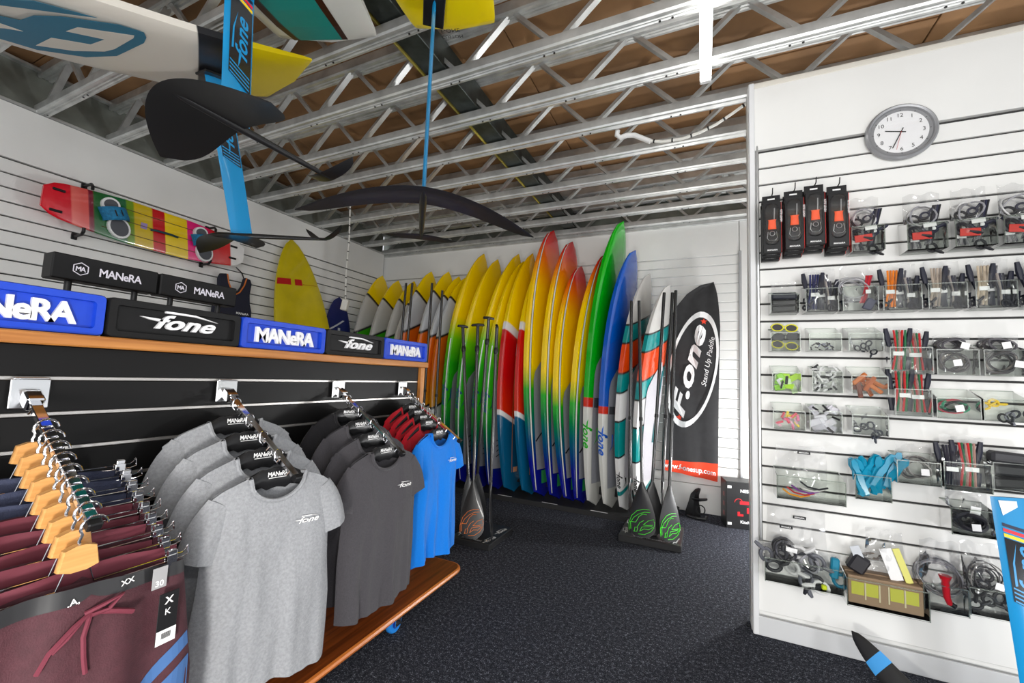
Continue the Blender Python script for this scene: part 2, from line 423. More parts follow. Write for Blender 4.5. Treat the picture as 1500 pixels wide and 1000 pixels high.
wobj('end_post', M().box((-2.04, GY1-.02, .77), (.13, .038, 1.24), .003), PINEV, g)
poly = [(-2.4, GY0), (-1.385, GY0), (-1.385, 2.30)]+[(-1.455+.07*math.cos(a), 2.33+.07*math.sin(a)) for a in (0, .4, .8, 1.2, 1.57)]+[(-2.33, 2.4), (-2.38, 2.38), (-2.4, 2.33)]
wobj('base_board', M().prism(poly, .028, Matrix.Translation((0, 0, .128))), MERB, g)
wobj('base_edging', M().tube([(x, y, .142) for x, y in poly[1:9]], .0145, 8), wood('edging', s2l(176, 96, 36), s2l(205, 122, 54), 1), g, True)
for x, y in ((-1.47, 1.86), (-1.47, .25), (-2.3, 1.86), (-2.3, .25)):
    c = wobj('caster', M().box((x, y, .117), (.06, .075, .01), .002).box((x, y+.03, .075), (.05, .006, .08), .002).box((x-.028, y, .08), (.005, .04, .08)).box((x+.028, y, .08), (.005, .04, .08)), CHROME, g)
    obj('wheel', M().lathe([(.012, -.016), (.045, -.016), (.05, -.009), (.05, .009), (.045, .016), (.012, .016)], 24, Matrix.Translation((x, y, .05)) @ Matrix.Rotation(math.pi/2, 4, 'Y')), mat('blue_tyre', s2l(40, 130, 215), .25), c, True)
    obj('hub', M().lathe([(.004, -.02), (.024, -.02), (.024, .02), (.004, .02)], 16, Matrix.Translation((x, y, .05)) @ Matrix.Rotation(math.pi/2, 4, 'Y')), mat('hub_blue', s2l(20, 50, 150), .3), c, True)
# face-out arms
def arm_z(x): return 1.243-.638*(x+1.70)
ARMS = [.515, 1.05, 1.61, 2.12]
for i, (y, lab) in enumerate(zip(ARMS, ('carrying boardshorts', 'carrying light grey T-shirts', 'carrying charcoal T-shirts', 'carrying red and blue T-shirts'))):
    t = thing('waterfall_rack', 'chrome sloping face-out rack '+lab, 'display rack', (-1.722, y, 1.25), 'face-out arms on the gondola')
    obj('back_plate', M().box((.006, 0, 0), (.006, .078, .082), .002).box((.004, 0, .043), (.02, .07, .006), .002), ALU, t)
    d = V((.42, 0, -.268)).normalized()
    mx = frame(V((.01, 0, -.004)), d, (0, 1, 0))
    obj('socket', M().box((.022, 0, 0), (.05, .036, .04), .004, mx), CHROME, t)
    obj('bar', M().box((.255, 0, 0), (.50, .024, .016), .002, mx), CHROME, t)
    obj('end_cap', M().box((.51, 0, 0), (.022, .028, .022), .003, mx), BLACKP, t)
    for k in range(7):
        for s in (-1, 1): obj('stop', M().tube([(0, s*.010, -.004), (0, s*.015, .012)], .003, 6, mx @ Matrix.Translation((.07+.068*k, 0, 0)) @ Matrix.Rotation(math.pi, 4, 'X')), CHROME, t, True)
# ---- plastic hanger (origin on the bar, shoulders along local y, front is +x)
def hanger_mesh():
    secs = []
    for i in range(25):
        s = -1+i/12; a = abs(s); y = s*.195
        zc = -.055-.085*a**1.35; h = .026*(1-a)+.012 if a > .22 else .036; d = .010+.012*a
        secs.append([(math.cos(q)*d-.012*a, y, zc+math.sin(q)*h-(.012 if a < .22 else 0)) for q in [k*math.pi/5 for k in range(10)]])
    return M().loft(secs)
def hook_path(drop=.02):
    p = [(0, .0, -drop), (0, 0, -.004)]
    p = [(0, 0, -drop-.004), (0, -.014, -.008)]+[(0, .014*math.cos(a), .012+.016*math.sin(a)) for a in [math.pi*(1.05-.13*k) for k in range(9)]]
    return p
hg = None
def place_hanger(x, y, yaw, lab):
    global hg
    mx = Matrix.Translation((x, y, arm_z(x))) @ Matrix.Rotation(yaw, 4, 'Z')
    if hg is None:
        hg = thing('clothes_hanger', lab, 'hanger', group='black shirt hangers on the gondola', mx=mx)
        obj('shoulders', hanger_mesh(), BLACKM, hg, True)
        obj('hook', M().tube(hook_path(), .0022, 6), CHROME, hg, True)
        tm = letters(M(), 'MANeRA', .016, frame((.0115, 0, -.062), (0, 1, 0), (0, 0, 1)), 0, .0, .03, .9, .07)
        tm.box((.0115, -.002, -.067), (.0004, .06, .002))
        obj('lettering', tm, WPRINT, hg)
        return hg
    return dup(hg, label=lab, mx=mx)
# ---- T-shirt
def tee_mesh(seed, w=.225, L=.70, sleeve=True):
    R = random.Random(seed); ph = [R.uniform(0, 6) for _ in range(6)]; fa = R.uniform(.7, 1.2)
    N, K = 36, 22; parts = {}
    zsh = -.052; nk = .095
    def ztop(s, front):
        y = abs(s)*w
        if y < nk:
            q = 1-(y/nk)**2
            return zsh-(.085 if front else .025)*math.sqrt(max(q, 0))-.0
        return zsh-.40*(y-nk)-.5*max(0, y-.17)**1.0*.6
    def pt(s, v, front):
        zt = ztop(s, front); zb = -.05-L+.012*math.sin(3*s+ph[0]); z = zt+(zb-zt)*v
        ww = w*(1+.02*math.sin(5*v+ph[1]))-.018*math.sin(min(1, v*1.6)*math.pi)*.6
        y = s*ww; edge = math.sqrt(max(0, 1-abs(s)**3))
        ramp = min(1, ((v*L+.012)/.16))**.6 if abs(y) > nk else .55+.45*min(1, v*3)
        d = .040*edge*ramp
        fold = edge*fa*(.016*math.sin(6*s+ph[2]+1.2*v)+.011*math.sin(13*s+ph[3]-2*v)+.006*math.sin(23*s+ph[4]))*max(0, v-.12)**.8
        fold += edge*.006*math.sin(9*v+4*abs(s)+ph[5])*min(1, v*4)
        return (d+fold, y, z) if front else (-d+fold*.7, y, z)
    b = M(); cols = [-1+2*i/N for i in range(N+1)]
    for fr in (True, False):
        vs = [pt(s, k/K, fr) for s in cols for k in range(K+1)]; fs = []
        for i in range(N):
            for k in range(K):
                q = (i*(K+1)+k, (i+1)*(K+1)+k, (i+1)*(K+1)+k+1, i*(K+1)+k+1); fs.append(q if not fr else q[::-1])
        b.add(vs, fs)
    parts['body'] = b
    # collar band
    ring = []
    for i in range(24):
        s = -1+2*i/23; s *= nk/w; p = pt(s, 0, True); ring.append((p[0]+.002, p[1], p[2]))
    for i in range(22):
        s = 1-2*(i+1)/23; s *= nk/w; p = pt(s, 0, False); ring.append((p[0]-.002, p[1], p[2]))
    ring.append(ring[0]); parts['collar'] = M().tube(ring, .0075, 6, caps=False)
    for sg in (-1, 1):
        secs = []
        for j in range(7):
            q = j/6; cy = sg*(.160+.060*q+.03*q*(1-q)); cz = -.124-.160*q; hh = .050+.013*min(1, q*2.5); dd = .016+.023*min(1, q*1.6)
            ax = V((0, sg*.42, -1)).normalized() if q > .3 else V((0, sg*.25, -1)).normalized()
            ax2 = V((0, -ax.z*sg*.55, ax.y*sg*.55+(.5-q*.15)))
            ax2 = V((0, sg*.86, .50-.18*q)).normalized()
            secs.append([tuple(V((0, cy, cz))+ax2*(math.cos(a)*hh)+V((1, 0, 0))*(math.sin(a)*dd*(1+.25*math.sin(3*a+ph[1])*q))) for a in [2*math.pi*k/14 for k in range(14)]])
        parts['sleeve%d' % sg] = M().loft(secs, False)
    return parts, pt
def fabric(name, col, var=.12, sc=160):
    if name in MATS: return MATS[name]
    m = mat(name, col, .9, spec=.15, noise=var, nscale=sc, bump=.25, bscale=400, sheen=.15)
    return m
def place_tee(x, y, yaw, fab, seed, lab, logo=True, grp='T-shirts on the gondola arms', dz=0, L=.70, sx=1):
    mx = Matrix.Translation((x, y, arm_z(x)-.006+dz)) @ Matrix.Rotation(yaw, 4, 'Z') @ Matrix.Diagonal((sx, 1, 1, 1))
    t = thing('tshirt', lab, 't-shirt', group=grp, mx=mx)
    p, pt = tee_mesh(seed, L=L)
    obj('body', p['body'], fab, t, True); obj('collar', p['collar'], fab, t, True)
    for sg in (-1, 1): obj('sleeve', p['sleeve%d' % sg], fab, t, True)
    if logo:
        lm = M(); fone(lm, .019, Matrix.Identity(4)); out = M()
        vs = []
        for (a, c, e) in lm.v:
            s = (.105+a)/.22; z = c-.225; zt = -.05-.4*max(0, .105+a-.095)-.02; q = pt(s, min(1, max(0, (zt-z)/(.70))), True); vs.append((q[0]+.009, .105+a, z))
        obj('chest_logo', M().add(vs, lm.f), WPRINT, t)
        obj('neck_label', M().box((-.028, 0, -.095), (.002, .028, .036), .0005), BLACKP, t)
    return t
GREY = fabric('grey_marl', s2l(150, 152, 156), .13, 120)
CHAR = fabric('charcoal_jersey', s2l(72, 70, 74), .10)
BLKT = fabric('black_jersey', s2l(34, 33, 36), .10)
REDT = fabric('red_jersey', s2l(176, 18, 34), .12)
BLUT = fabric('blue_jersey', s2l(18, 122, 220), .05)
order = ['at the back of its arm against the panel', 'second from the panel', 'third from the panel', 'at the front of its arm']
for i, x in enumerate((-1.63, -1.545, -1.46, -1.372)):
    yw = (-.05, -.08, -.10, -.20)[i]
    place_hanger(x, ARMS[1]-.01, yw, 'black hanger holding a light grey T-shirt '+order[i])
    place_tee(x, ARMS[1]-.01, yw, GREY, 10+i, 'light grey marl T-shirt '+order[i], i == 3, 'light grey T-shirts on one arm', sx=1 if i == 3 else .8)
for i, x in enumerate((-1.63, -1.547, -1.463, -1.378)):
    yw = (-.02, -.05, -.06, -.10)[i]
    f, nm = ((BLKT, 'black'), (CHAR, 'charcoal'), (CHAR, 'charcoal'), (CHAR, 'charcoal'))[i]
    place_hanger(x, ARMS[2]-.01, yw, 'black hanger holding a %s T-shirt ' % nm+order[i])
    place_tee(x, ARMS[2]-.01, yw, f, 20+i, nm+' T-shirt '+order[i], i == 3, 'charcoal T-shirts on one arm', sx=1 if i == 3 else .8)
for i, x in enumerate((-1.632, -1.588, -1.545, -1.502, -1.424)):
    nm = 'red' if i < 4 else 'bright blue'
    od = ['against the panel', 'second from the panel', 'third from the panel', 'just behind the blue one', 'at the front of its arm'][i]
    place_hanger(x, ARMS[3]-.012, 0, 'black hanger holding a %s T-shirt ' % nm+od)
    place_tee(x, ARMS[3]-.012, 0, REDT if i < 4 else BLUT, 30+i, nm+' T-shirt '+od, i == 4, 'red and blue T-shirts on one arm', L=.70 if i == 4 else .62, sx=1 if i == 4 else .42)
# ---- clip hangers with boardshorts
WBLK = wood('hanger_wood', s2l(196, 140, 78), s2l(226, 174, 108), 1, .4)
def short_mesh(seed):
    R = random.Random(seed); ph = [R.uniform(0, 6) for _ in range(5)]
    N, K = 30, 14; b = M(); cols = [-1+2*i/N for i in range(N+1)]
    def pt(s, v, fr):
        w = .195+.045*min(1, v*1.5); zt = -.135+.012*math.cos(2*s+ph[0]*.2); zb = -.60+.16*max(0, 1-abs(s)/.10)
        z = zt+(zb-zt)*v; e = math.sqrt(max(0, 1-abs(s)**3)); d = (.013+.016*min(1, v*2.5))*e
        fo = e*(.006+.012*v)*(math.sin(5*s+ph[1])+.6*math.sin(11*s+ph[2]+2*v))
        return (d+fo if fr else -d+fo, s*w, z)
    for fr in (True, False):
        vs = [pt(s, k/K, fr) for s in cols for k in range(K+1)]; fs = []
        for i in range(N):
            for k in range(K):
                q = (i*(K+1)+k, (i+1)*(K+1)+k, (i+1)*(K+1)+k+1, i*(K+1)+k+1); fs.append(q[::-1] if fr else q)
        b.add(vs, fs)
    band = M().add([(q[0]+.0015, q[1], q[2]) for s in cols for q in (pt(s, 0, True), pt(s, .04, True), pt(s, .075, True))], [q for i in range(N) for q in ((i*3+1, (i+1)*3+1, (i+1)*3, i*3), (i*3+2, (i+1)*3+2, (i+1)*3+1, i*3+1))])
    return b, band, pt
def shorts_mat(name, base, b1):
    L = 1
    return ramp_paint(name, [(1, 0, [(0, base, 0), (1, base, 0)]),
        (2, -.55, [(0, b1, 0), (.001, b1, 0), (.002, b1, 0)])], L, .8, 0) if False else mat(name, base, .85, noise=.12, nscale=60, bump=.2, bscale=300)
MAR = mat('maroon_cloth', s2l(70, 34, 42), .8, noise=.12, nscale=60, bump=.2, bscale=300)
NAV = mat('navy_cloth', s2l(44, 50, 74), .8, noise=.15, nscale=60, bump=.2, bscale=300)
MAR2 = mat('maroon_band', s2l(96, 34, 48), .75)
SBL = mat('stripe_blue', s2l(62, 100, 152), .8)
WBD = mat('waistband_black', (.02, .02, .022), .4)
ch = None
for i in range(9):
    x = -1.585+.0385*i; y = ARMS[0]; front = i == 8
    nm = 'navy' if i < 3 else 'maroon'
    od = ('at the front of the arm' if front else 'behind %s others on the arm' % ['eight', 'seven', 'six', 'five', 'four', 'three', 'two', 'one'][i]).replace('one others', 'one other')
    loc = (x, y, arm_z(x))
    if ch is None:
        ch = thing('clip_hanger', 'wood and chrome clip hanger '+od, 'hanger', loc, 'wood and chrome clip hangers')
        hp = [(0, -.035, -.05), (0, -.035, -.02)]+[(0, -.018*math.cos(a)-.0+.0, .006+.022*math.sin(a)) for a in [-.5+.42*k for k in range(9)]]
        hp = [(0, -.022, -.042), (0, -.024, -.03)]+[(0, -.024*math.cos(a), -.004+.024*math.sin(a)) for a in [-.6+.45*k for k in range(9)]]
        obj('hook', M().tube(hp, .003, 8), CHROME, ch, True)
        blk = M(); blk.loft([[(xx, -.022+yy*s*.74, zz*.85-.066) for yy, zz in ((-.048, -.024), (-.02, -.032), (.02, -.032), (.048, -.024), (.038, .026), (.012, .034), (-.012, .034), (-.038, .026))] for xx, s in ((-.010, .93), (-.007, 1), (.007, 1), (.010, .93))])
        obj('wood_block', blk, WBLK, ch, True)
        for s in (-1, 1):
            obj('wire', M().tube([(0, -.022+s*.02, -.088), (0, -.022+s*.032, -.128), (0, s*.19, -.128), (0, s*.198, -.122), (0, s*.203, -.112), (0, s*.206, -.135), (0, s*.19, -.14), (0, s*.02, -.14)], .0018, 6), CHROME, ch, True)
            cl = obj('clip', M().box((.006, s*.165, -.142), (.004, .024, .036), .001).box((-.006, s*.165, -.142), (.004, .024, .036), .001).box((.003, s*.165, -.118), (.012, .02, .012), .002), CHROME, ch)
    else: dup(ch, loc, 'wood and chrome clip hanger '+od)
    sh = thing('boardshorts', '%s boardshorts clipped on a hanger ' % nm+od, 'shorts', loc, 'boardshorts on the arm')
    if not front: sh.scale.x = .55
    b, band, pt = short_mesh(50+i)
    obj('cloth', b, MAR if i >= 3 else NAV, sh, True); obj('waistband', band, WBD if front else (MAR2 if i >= 3 else NAV), sh, True)
    if front:
        bl = M()   # blue bands sewn on the lower right leg
        for (v0, v1) in ((.42, .50), (.56, .98)):
            n = 12; vs = []
            for k in range(n+1):
                s = .25+.72*k/n; lift = .30*(1-(k/n))**1.3
                for v in (v0, v1):
                    vv = min(.995, v+lift if v < .9 else v+.0); q = pt(s, vv, True); vs.append((q[0]+.002, q[1], q[2]))
            bl.add(vs, [(2*k, 2*k+2, 2*k+3, 2*k+1)[::-1] for k in range(n)])
        o = obj('blue_bands', bl, SBL, sh); o['label'] = 'two blue bands across the leg'
        q = pt(0, .12, True); X = q[0]+.006
        for (path, r) in (([(X, -.01, -.185), (X+.01, .02, -.175), (X+.012, .05, -.165), (X+.008, .03, -.19), (X+.006, 0, -.19)], .005), ([(X, 0, -.188), (X+.012, -.03, -.20), (X+.012, -.065, -.235), (X+.01, -.08, -.27)], .005), ([(X, .0, -.19), (X+.01, -.012, -.23), (X+.012, -.008, -.275), (X+.012, -.002, -.31)], .005), ([(X, .01, -.188), (X+.012, .045, -.20), (X+.012, .075, -.215)], .006), ([(X, -.005, -.19), (X+.014, -.04, -.22), (X+.01, -.06, -.24)], .004)):
            obj('drawcord', M().tube(path, r, 6), mat('cord_plum', s2l(108, 40, 56), .8), sh, True)
        for ly, bt in ((-.055, 'A'), (.055, 'A')): pass
        bd = letters(M(), '.A,', .014, frame((pt(-.1, .03, True)[0]+.006, -.03, -.158), (0, 1, .08), (0, 0, 1)), 0, 0, .02)
        bd = letters(bd, 'XX', .013, frame((pt(.3, .03, True)[0]+.006, .065, -.152), (0, 1, .12), (0, 0, 1)), 0, 0, .02)
        obj('waist_lettering', bd, WPRINT, sh)
        sz = obj('size_tag', M().box((pt(.72, .1, True)[0]+.012, .135, -.168), (.002, .032, .052), .0005), mat('tag_grey', (.32, .32, .33), .6), sh)
        obj('size_number', letters(M(), '30', .014, frame((pt(.72, .1, True)[0]+.0135, .135, -.188), (0, 1, 0), (0, 0, 1)), 0, 0, .02), WPRINT, sz)
        ht = obj('hang_tag', M().box((pt(.82, .4, True)[0]+.012, .155, -.27), (.002, .044, .125), .0005), BLACKP, sh)
        hx = pt(.82, .4, True)[0]+.0135
        obj('price_label', M().box((hx, .155, -.315), (.001, .043, .034)), WPRINT, ht)
        bar = M()
        for k in range(9): bar.box((hx+.0008, .145+.0024*k, -.312), (.0004, .0012+.0006*(k % 2), .014))
        obj('barcode', bar, BLACKP, ht, kind='stuff')
        obj('tag_marks', letters(letters(M(), 'X', .018, frame((hx, .155, -.235), (0, 1, 0), (0, 0, 1)), 0, 0, .03), 'K', .016, frame((hx, .155, -.262), (0, 1, 0), (0, 0, 1))), WPRINT, ht)
# ---- foam blocks on the shelf
def rrect(w, h, r, n=4):
    out = []
    for cx, cy, a0 in ((w/2-r, h/2-r, 0), (-w/2+r, h/2-r, 1), (-w/2+r, -h/2+r, 2), (w/2-r, -h/2+r, 3)):
        for k in range(n+1):
            a = math.pi/2*(a0+k/n); out.append((cx+r*math.cos(a), cy+r*math.sin(a)))
    return out
BFOAM = mat('blue_foam', s2l(12, 62, 188), .45, noise=.05, nscale=40)
KFOAM = mat('black_foam', (.007, .007, .0075), .55, spec=.25)
LETW = mat('foam_white', (.80, .80, .82), .5)
for i in range(6):
    yc = .445+.4225*(i-1)+.0; blue = i % 2 == 1
    nm = ('blue', 'MANERA') if blue else ('black', 'F-ONE')
    where = ['off the end of the shelf', 'next to the tall black signs', 'before the first tall black sign', 'below the yellow surfboard', 'below the navy round board', 'at the shelf end by the boards'][i]
    lab = '%s foam block with raised white lettering, %s' % (nm[0], where)
    if i == 0: lab = 'black foam block with raised white lettering at the near shelf end'
    t = thing('foam_block', lab, 'sign', (-1.735, yc, 1.4255), 'foam lettering blocks along the shelf')
    mx = frame((0, 0, .064), (0, 1, 0), (0, 0, 1))
    o_, i_ = rrect(.418, .128, .014), rrect(.372, .084, .010)
    secs = [[(*p, -.02) for p in o_], [(*p, .022) for p in o_], [(p[0]*.985, p[1]*.96, .028) for p in o_], [(*p, .026) for p in i_], [(p[0]*.985, p[1]*.96, .012) for p in i_]]
    obj('tray', M().loft(secs, True, True, mx), BFOAM if blue else KFOAM, t, True)
    lm = M(); m2 = mx @ Matrix.Translation((0, 0, .011))
    if blue: letters(lm, 'MANeRA', .062, m2 @ Matrix.Translation((0, -.031, 0)), .014, 0, .045, .86, .29)
    else: fone(lm, .050, m2 @ Matrix.Translation((.005, 0, 0)), .014)
    obj('lettering', lm, LETW, t)
for i, (yc, lab) in enumerate(((.722, 'wide black foam sign on two posts above the first shelf blocks'), (1.018, 'wide black foam sign on two posts beside the hanging vest'))):
    t = thing('foam_sign', lab, 'sign', (-1.93, yc, 1.4255), 'tall black signs on the shelf')
    obj('panel', M().box((0, 0, .227), (.07, .288, .084), .004), KFOAM, t)
    for s in (-1, 1): obj('post', M().tube([(0, s*.09, 0), (0, s*.09, .186)], .0095, 10), BLACKP, t, True)
    fx = .0358
    lm = letters(M(), 'MANeRA', .028, frame((fx, .033, .213), (0, 1, 0), (0, 0, 1)), 0, 0, .03, .9, .12)
    obj('lettering', lm, mat('print_lilac', (.75, .72, .8), .5), t)
    hx = M(); c = (-.075, .227)
    for k in range(6):
        a, b_ = math.pi/6+k*math.pi/3, math.pi/6+(k+1)*math.pi/3
        hx.tube([(fx, c[0]+.021*math.cos(a), c[1]+.021*math.sin(a)), (fx, c[0]+.021*math.cos(b_), c[1]+.021*math.sin(b_))], .0016, 4)
    letters(hx, 'MA', .016, frame((fx+.001, c[0], c[1]-.008), (0, 1, 0), (0, 0, 1)), 0, 0, .04, .8, .026)
    obj('emblem', hx, MATS['print_lilac'], t)
# ================================================================ boards along the back wall
YEL, RED, ORG, GRN, DGR = s2l(250, 214, 0), s2l(214, 26, 18), s2l(236, 110, 12), s2l(40, 176, 22), s2l(8, 120, 60)
BLU, TEAL, WHT, BLK, STL = s2l(16, 24, 140), s2l(4, 140, 140), (.80, .80, .80), (.02, .02, .02), s2l(10, 92, 132)
PADG = mat('pad_grey', s2l(150, 152, 160), .75, noise=.06, nscale=90, bump=.2, bscale=200)
PADD = mat('pad_dark', s2l(70, 72, 78), .75)
PADW = mat('pad_pale', s2l(186, 184, 190), .75, noise=.06, nscale=90, bump=.2, bscale=200)
rack = tag(obj('board_rack', M().prism(rrect(4.15, .66, .03), .05, Matrix.Translation((-2.3, 4.60, 0))), mat('rack_black', (.012, .012, .013), .6)), 'low black rack base under the standing paddle boards', 'rack')
for x in (-2.42, -1.98, -1.46, -.94): obj('label_strip', M().box((x, 4.285, .0505), (.17, .012, .001)), WPRINT, rack)
class Board:
    def __init__(s, L, W, T, nose, R=.10, tw=.45):
        s.L, s.W, s.T, s.nose, s.R, s.tw = L, W, T, nose, R, tw
    def w(s, t):
        if t > .52:
            u = (t-.52)/.48
            r = (1-u**2.1)**(.66 if s.nose == 'point' else .5) if u < 1 else 0
        else:
            u = t/.52; r = s.tw+(1-s.tw)*(1-(1-u)**2.0)
            if t < .03: r *= math.sqrt(max(0, 1-(1-t/.03)**2))
        return max(s.W*r, .004)
    def th(s, t): return s.T*max(.18, (1-abs(2*t-.96)**3.2)**.75 if abs(2*t-.96) < 1 else .18)
    def rk(s, t): return s.R*((t-.45)/.55)**2.6 if t > .45 else .05*((.45-t)/.45)**2
    def deck(s, y, t, sg=1):
        w = s.w(t); q = min(1, abs(y)/w)
        return s.rk(t)+sg*s.th(t)/2*(1-q**2.778)**.31
    def mesh(s, nt=36, ns=18):
        secs = []
        for i in range(nt+1):
            t = i/nt; t = t+.02*math.sin(2*math.pi*t)*-1 if 0 < i < nt else t
            t = min(max(t, .0), 1); w, h, rk = s.w(t), s.th(t)/2, s.rk(t); r = []
            for k in range(ns):
                a = 2*math.pi*k/ns; c, d = math.cos(a), math.sin(a)
                r.append((rk+h*math.copysign(abs(c)**.62, c), w*math.copysign(abs(d)**.72, d), t*s.L))
            secs.append(r)
        return M().loft(secs)
    def patch(s, t0, t1, f0, f1, off=.004, n=16, ny=4, sg=1):
        """strip on the deck between lateral fractions f0(t), f1(t)"""
        v = []; f = []
        for i in range(n+1):
            t = t0+(t1-t0)*i/n
            for j in range(ny+1):
                fr = f0(t)+(f1(t)-f0(t))*j/ny; y = fr*s.w(t); v.append((s.deck(y, t, sg)+sg*off, y, t*s.L))
        for i in range(n):
            for j in range(ny):
                a = i*(ny+1)+j; f.append((a, a+1, a+ny+2, a+ny+1))
        return M().add(v, f)
    def rail_text(s, body, h, t_mid, width, logo=False):
        m = M()
        if logo: fone(m, h, Matrix.Identity(4))
        else: letters(m, body, h, Matrix.Translation((0, -h*.5, 0)), 0, .3, .03, 1, width)
        k = width/(h*4.8) if logo else 1
        v = []
        for a, c, _ in m.v:
            z = t_mid*s.L-a*k; t = z/s.L; xx = c+.012; hh = s.th(t)/2
            q = min(.97, abs(xx)/hh); y = -s.w(t)*(1-q**(1/.31))**.36 if q < .97 else -s.w(t)*.5
            v.append((s.rk(t)+xx, y-.004, z))
        return M().add(v, m.f)
def stand_board(name, lab, bd, bot, tip, paint, grp, yaw=.2, parts=()):
    z = (V(tip)-V(bot)).normalized(); y = V((math.sin(yaw), math.cos(yaw), 0)); y = (y-z*y.dot(z)).normalized(); x = y.cross(z)
    mx = Matrix(((x.x, y.x, z.x, bot[0]), (x.y, y.y, z.y, bot[1]), (x.z, y.z, z.z, bot[2]), (0, 0, 0, 1)))
    t = thing(name, lab, 'paddle board', group=grp, mx=mx)
    obj('hull', bd.mesh(), paint, t, True)
    for nm, m, ml in parts: obj(nm, m, ml, t, True)
    fin = M().prism([(-.0, .10), (.0, .24), (-.10, .16), (-.15, .10)], .008, Matrix(((1, 0, 0, -bd.th(.06)/2+.02), (0, 0, 1, -.004), (0, 1, 0, 0), (0, 0, 0, 1))))
    if name == 'paddle_board': obj('fin', fin, BLACKP, t)
    return t
def pad(bd, t0, t1, f=.74, skew=.0):
    def lo(t): return -f+(max(0, (t-t0-(t1-t0)*.72)/((t1-t0)*.28))**1.3)*(f+.35)
    def hi(t): return f-(max(0, (t-t0-(t1-t0)*.82)/((t1-t0)*.18))**1.5)*(f-.35)
    return bd.patch(t0, t1, lo, hi, .006)
BZ = .053
# --- shorter boards in the corner: yellow nose, pale brushed middle, green tail
def corner_paint(name, mid, low, L):
    return ramp_paint(name, [(2, .25, [(0, mid, 0), (.5, mid, 0), (.825, BLK, 1), (.838, YEL, 1), (1, YEL, 0)]),
        (.80, -.20, [(0, s2l(180, 180, 30), 0), (.22, s2l(210, 170, 20), 0), (.30, BLK, 1), (.312, (.7, .7, .7), 1), (.40, BLK, 1), (.412, low[1], 1), (.60, low[0], 0), (.735, BLK, 1), (.747, mid, 1), (1, mid, 0)])], L)
for i, (tp, bx) in enumerate((((553, 405), -4.22), ((576, 412), -3.97), ((599, 413), -3.72), ((612, 420), -3.60))):
    tip = px(*tp, 1, 4.62); L = (tip-V((bx, 4.5, BZ))).length; bd = Board(L, .36, .10, 'point')
    stand_board('paddle_board', 'yellow, pale and green paddle board, '+['in the corner by the navy board', 'second from the wall corner', 'third from the wall corner', 'fourth from the wall corner, mostly hidden by paddle shafts'][i], bd, (bx, 4.5, BZ), tip, corner_paint('green_corner%d' % i, s2l(196, 194, 188), (s2l(60, 170, 20), s2l(20, 110, 20)), L), 'green corner boards', .12)
for i, (tp, bx) in enumerate((((624, 399), -3.44), ((649, 399), -3.19), ((664, 406), -3.05), ((673, 408), -2.925))):
    tip = px(*tp, 1, 4.62); L = (tip-V((bx, 4.5, BZ))).length; bd = Board(L, .36, .10, 'point')
    stand_board('paddle_board', 'yellow, white and orange paddle board, '+['beside the green boards', 'second from the green boards', 'third from the green boards', 'nearest the yellow and green boards'][i], bd, (bx, 4.5, BZ), tip, corner_paint('orange_corner%d' % i, s2l(205, 208, 212), (s2l(235, 110, 20), s2l(220, 150, 20)), L), 'orange corner boards', .16)
# --- yellow to green with navy rings on the pad
TXB = mat('rail_print_teal', s2l(10, 84, 120), .4); NVY = mat('navy_print', s2l(14, 28, 110), .5)
for i, (tp, bx) in enumerate((((700, 373), -2.79), ((720, 381), -2.60), ((750, 373), -2.41), ((757, 384), -2.22))):
    tip = px(*tp, 1, 4.62); L = (tip-V((bx, 4.5, BZ))).length; bd = Board(L, .36, .115, 'point')
    pm = ramp_paint('yellow_green%d' % i, [(2, 0, [(0, BLU, 0), (.07, BLU, 0), (.17, s2l(4, 70, 90), 0), (.24, DGR, 0), (.34, GRN, 0), (.50, GRN, 0), (.60, s2l(110, 196, 10), 0), (.70, YEL, 0), (1, s2l(226, 186, 0), 0)])], L)
    ring = [(.36+.075*math.sin(a), .15+.55*math.cos(a)) for a in [2*math.pi*k/28 for k in range(29)]]
    rm = M().tube([(bd.deck(f*bd.w(t), t)+.011, f*bd.w(t), t*L) for t, f in ring], .014, 5, caps=False)
    mk = M()
    for q in range(4): mk.tube([(bd.deck(f*bd.w(t), t)+.011, f*bd.w(t), t*L) for t, f in ((.205-.022*q, -.5), (.222-.022*q, -.1))], .004, 4)
    stand_board('paddle_board', 'yellow to green paddle board with navy ring, '+['nearest the orange boards', 'second from the orange boards', 'third from the orange boards', 'beside the red and blue boards'][i], bd, (bx, 4.5, BZ), tip, pm, 'yellow and green boards', .2,
        [('deck_pad', pad(bd, .09, .57), PADG), ('rail_line', bd.patch(.03, .6, lambda t: -.985, lambda t: -.96, .003), mat('line_white', (.8, .8, .8), .4)), ('pad_ring', rm, NVY), ('pad_marks', mk, BLACKP), ('rail_lettering', bd.rail_text('fone', .05, .37, .30, True), TXB)])
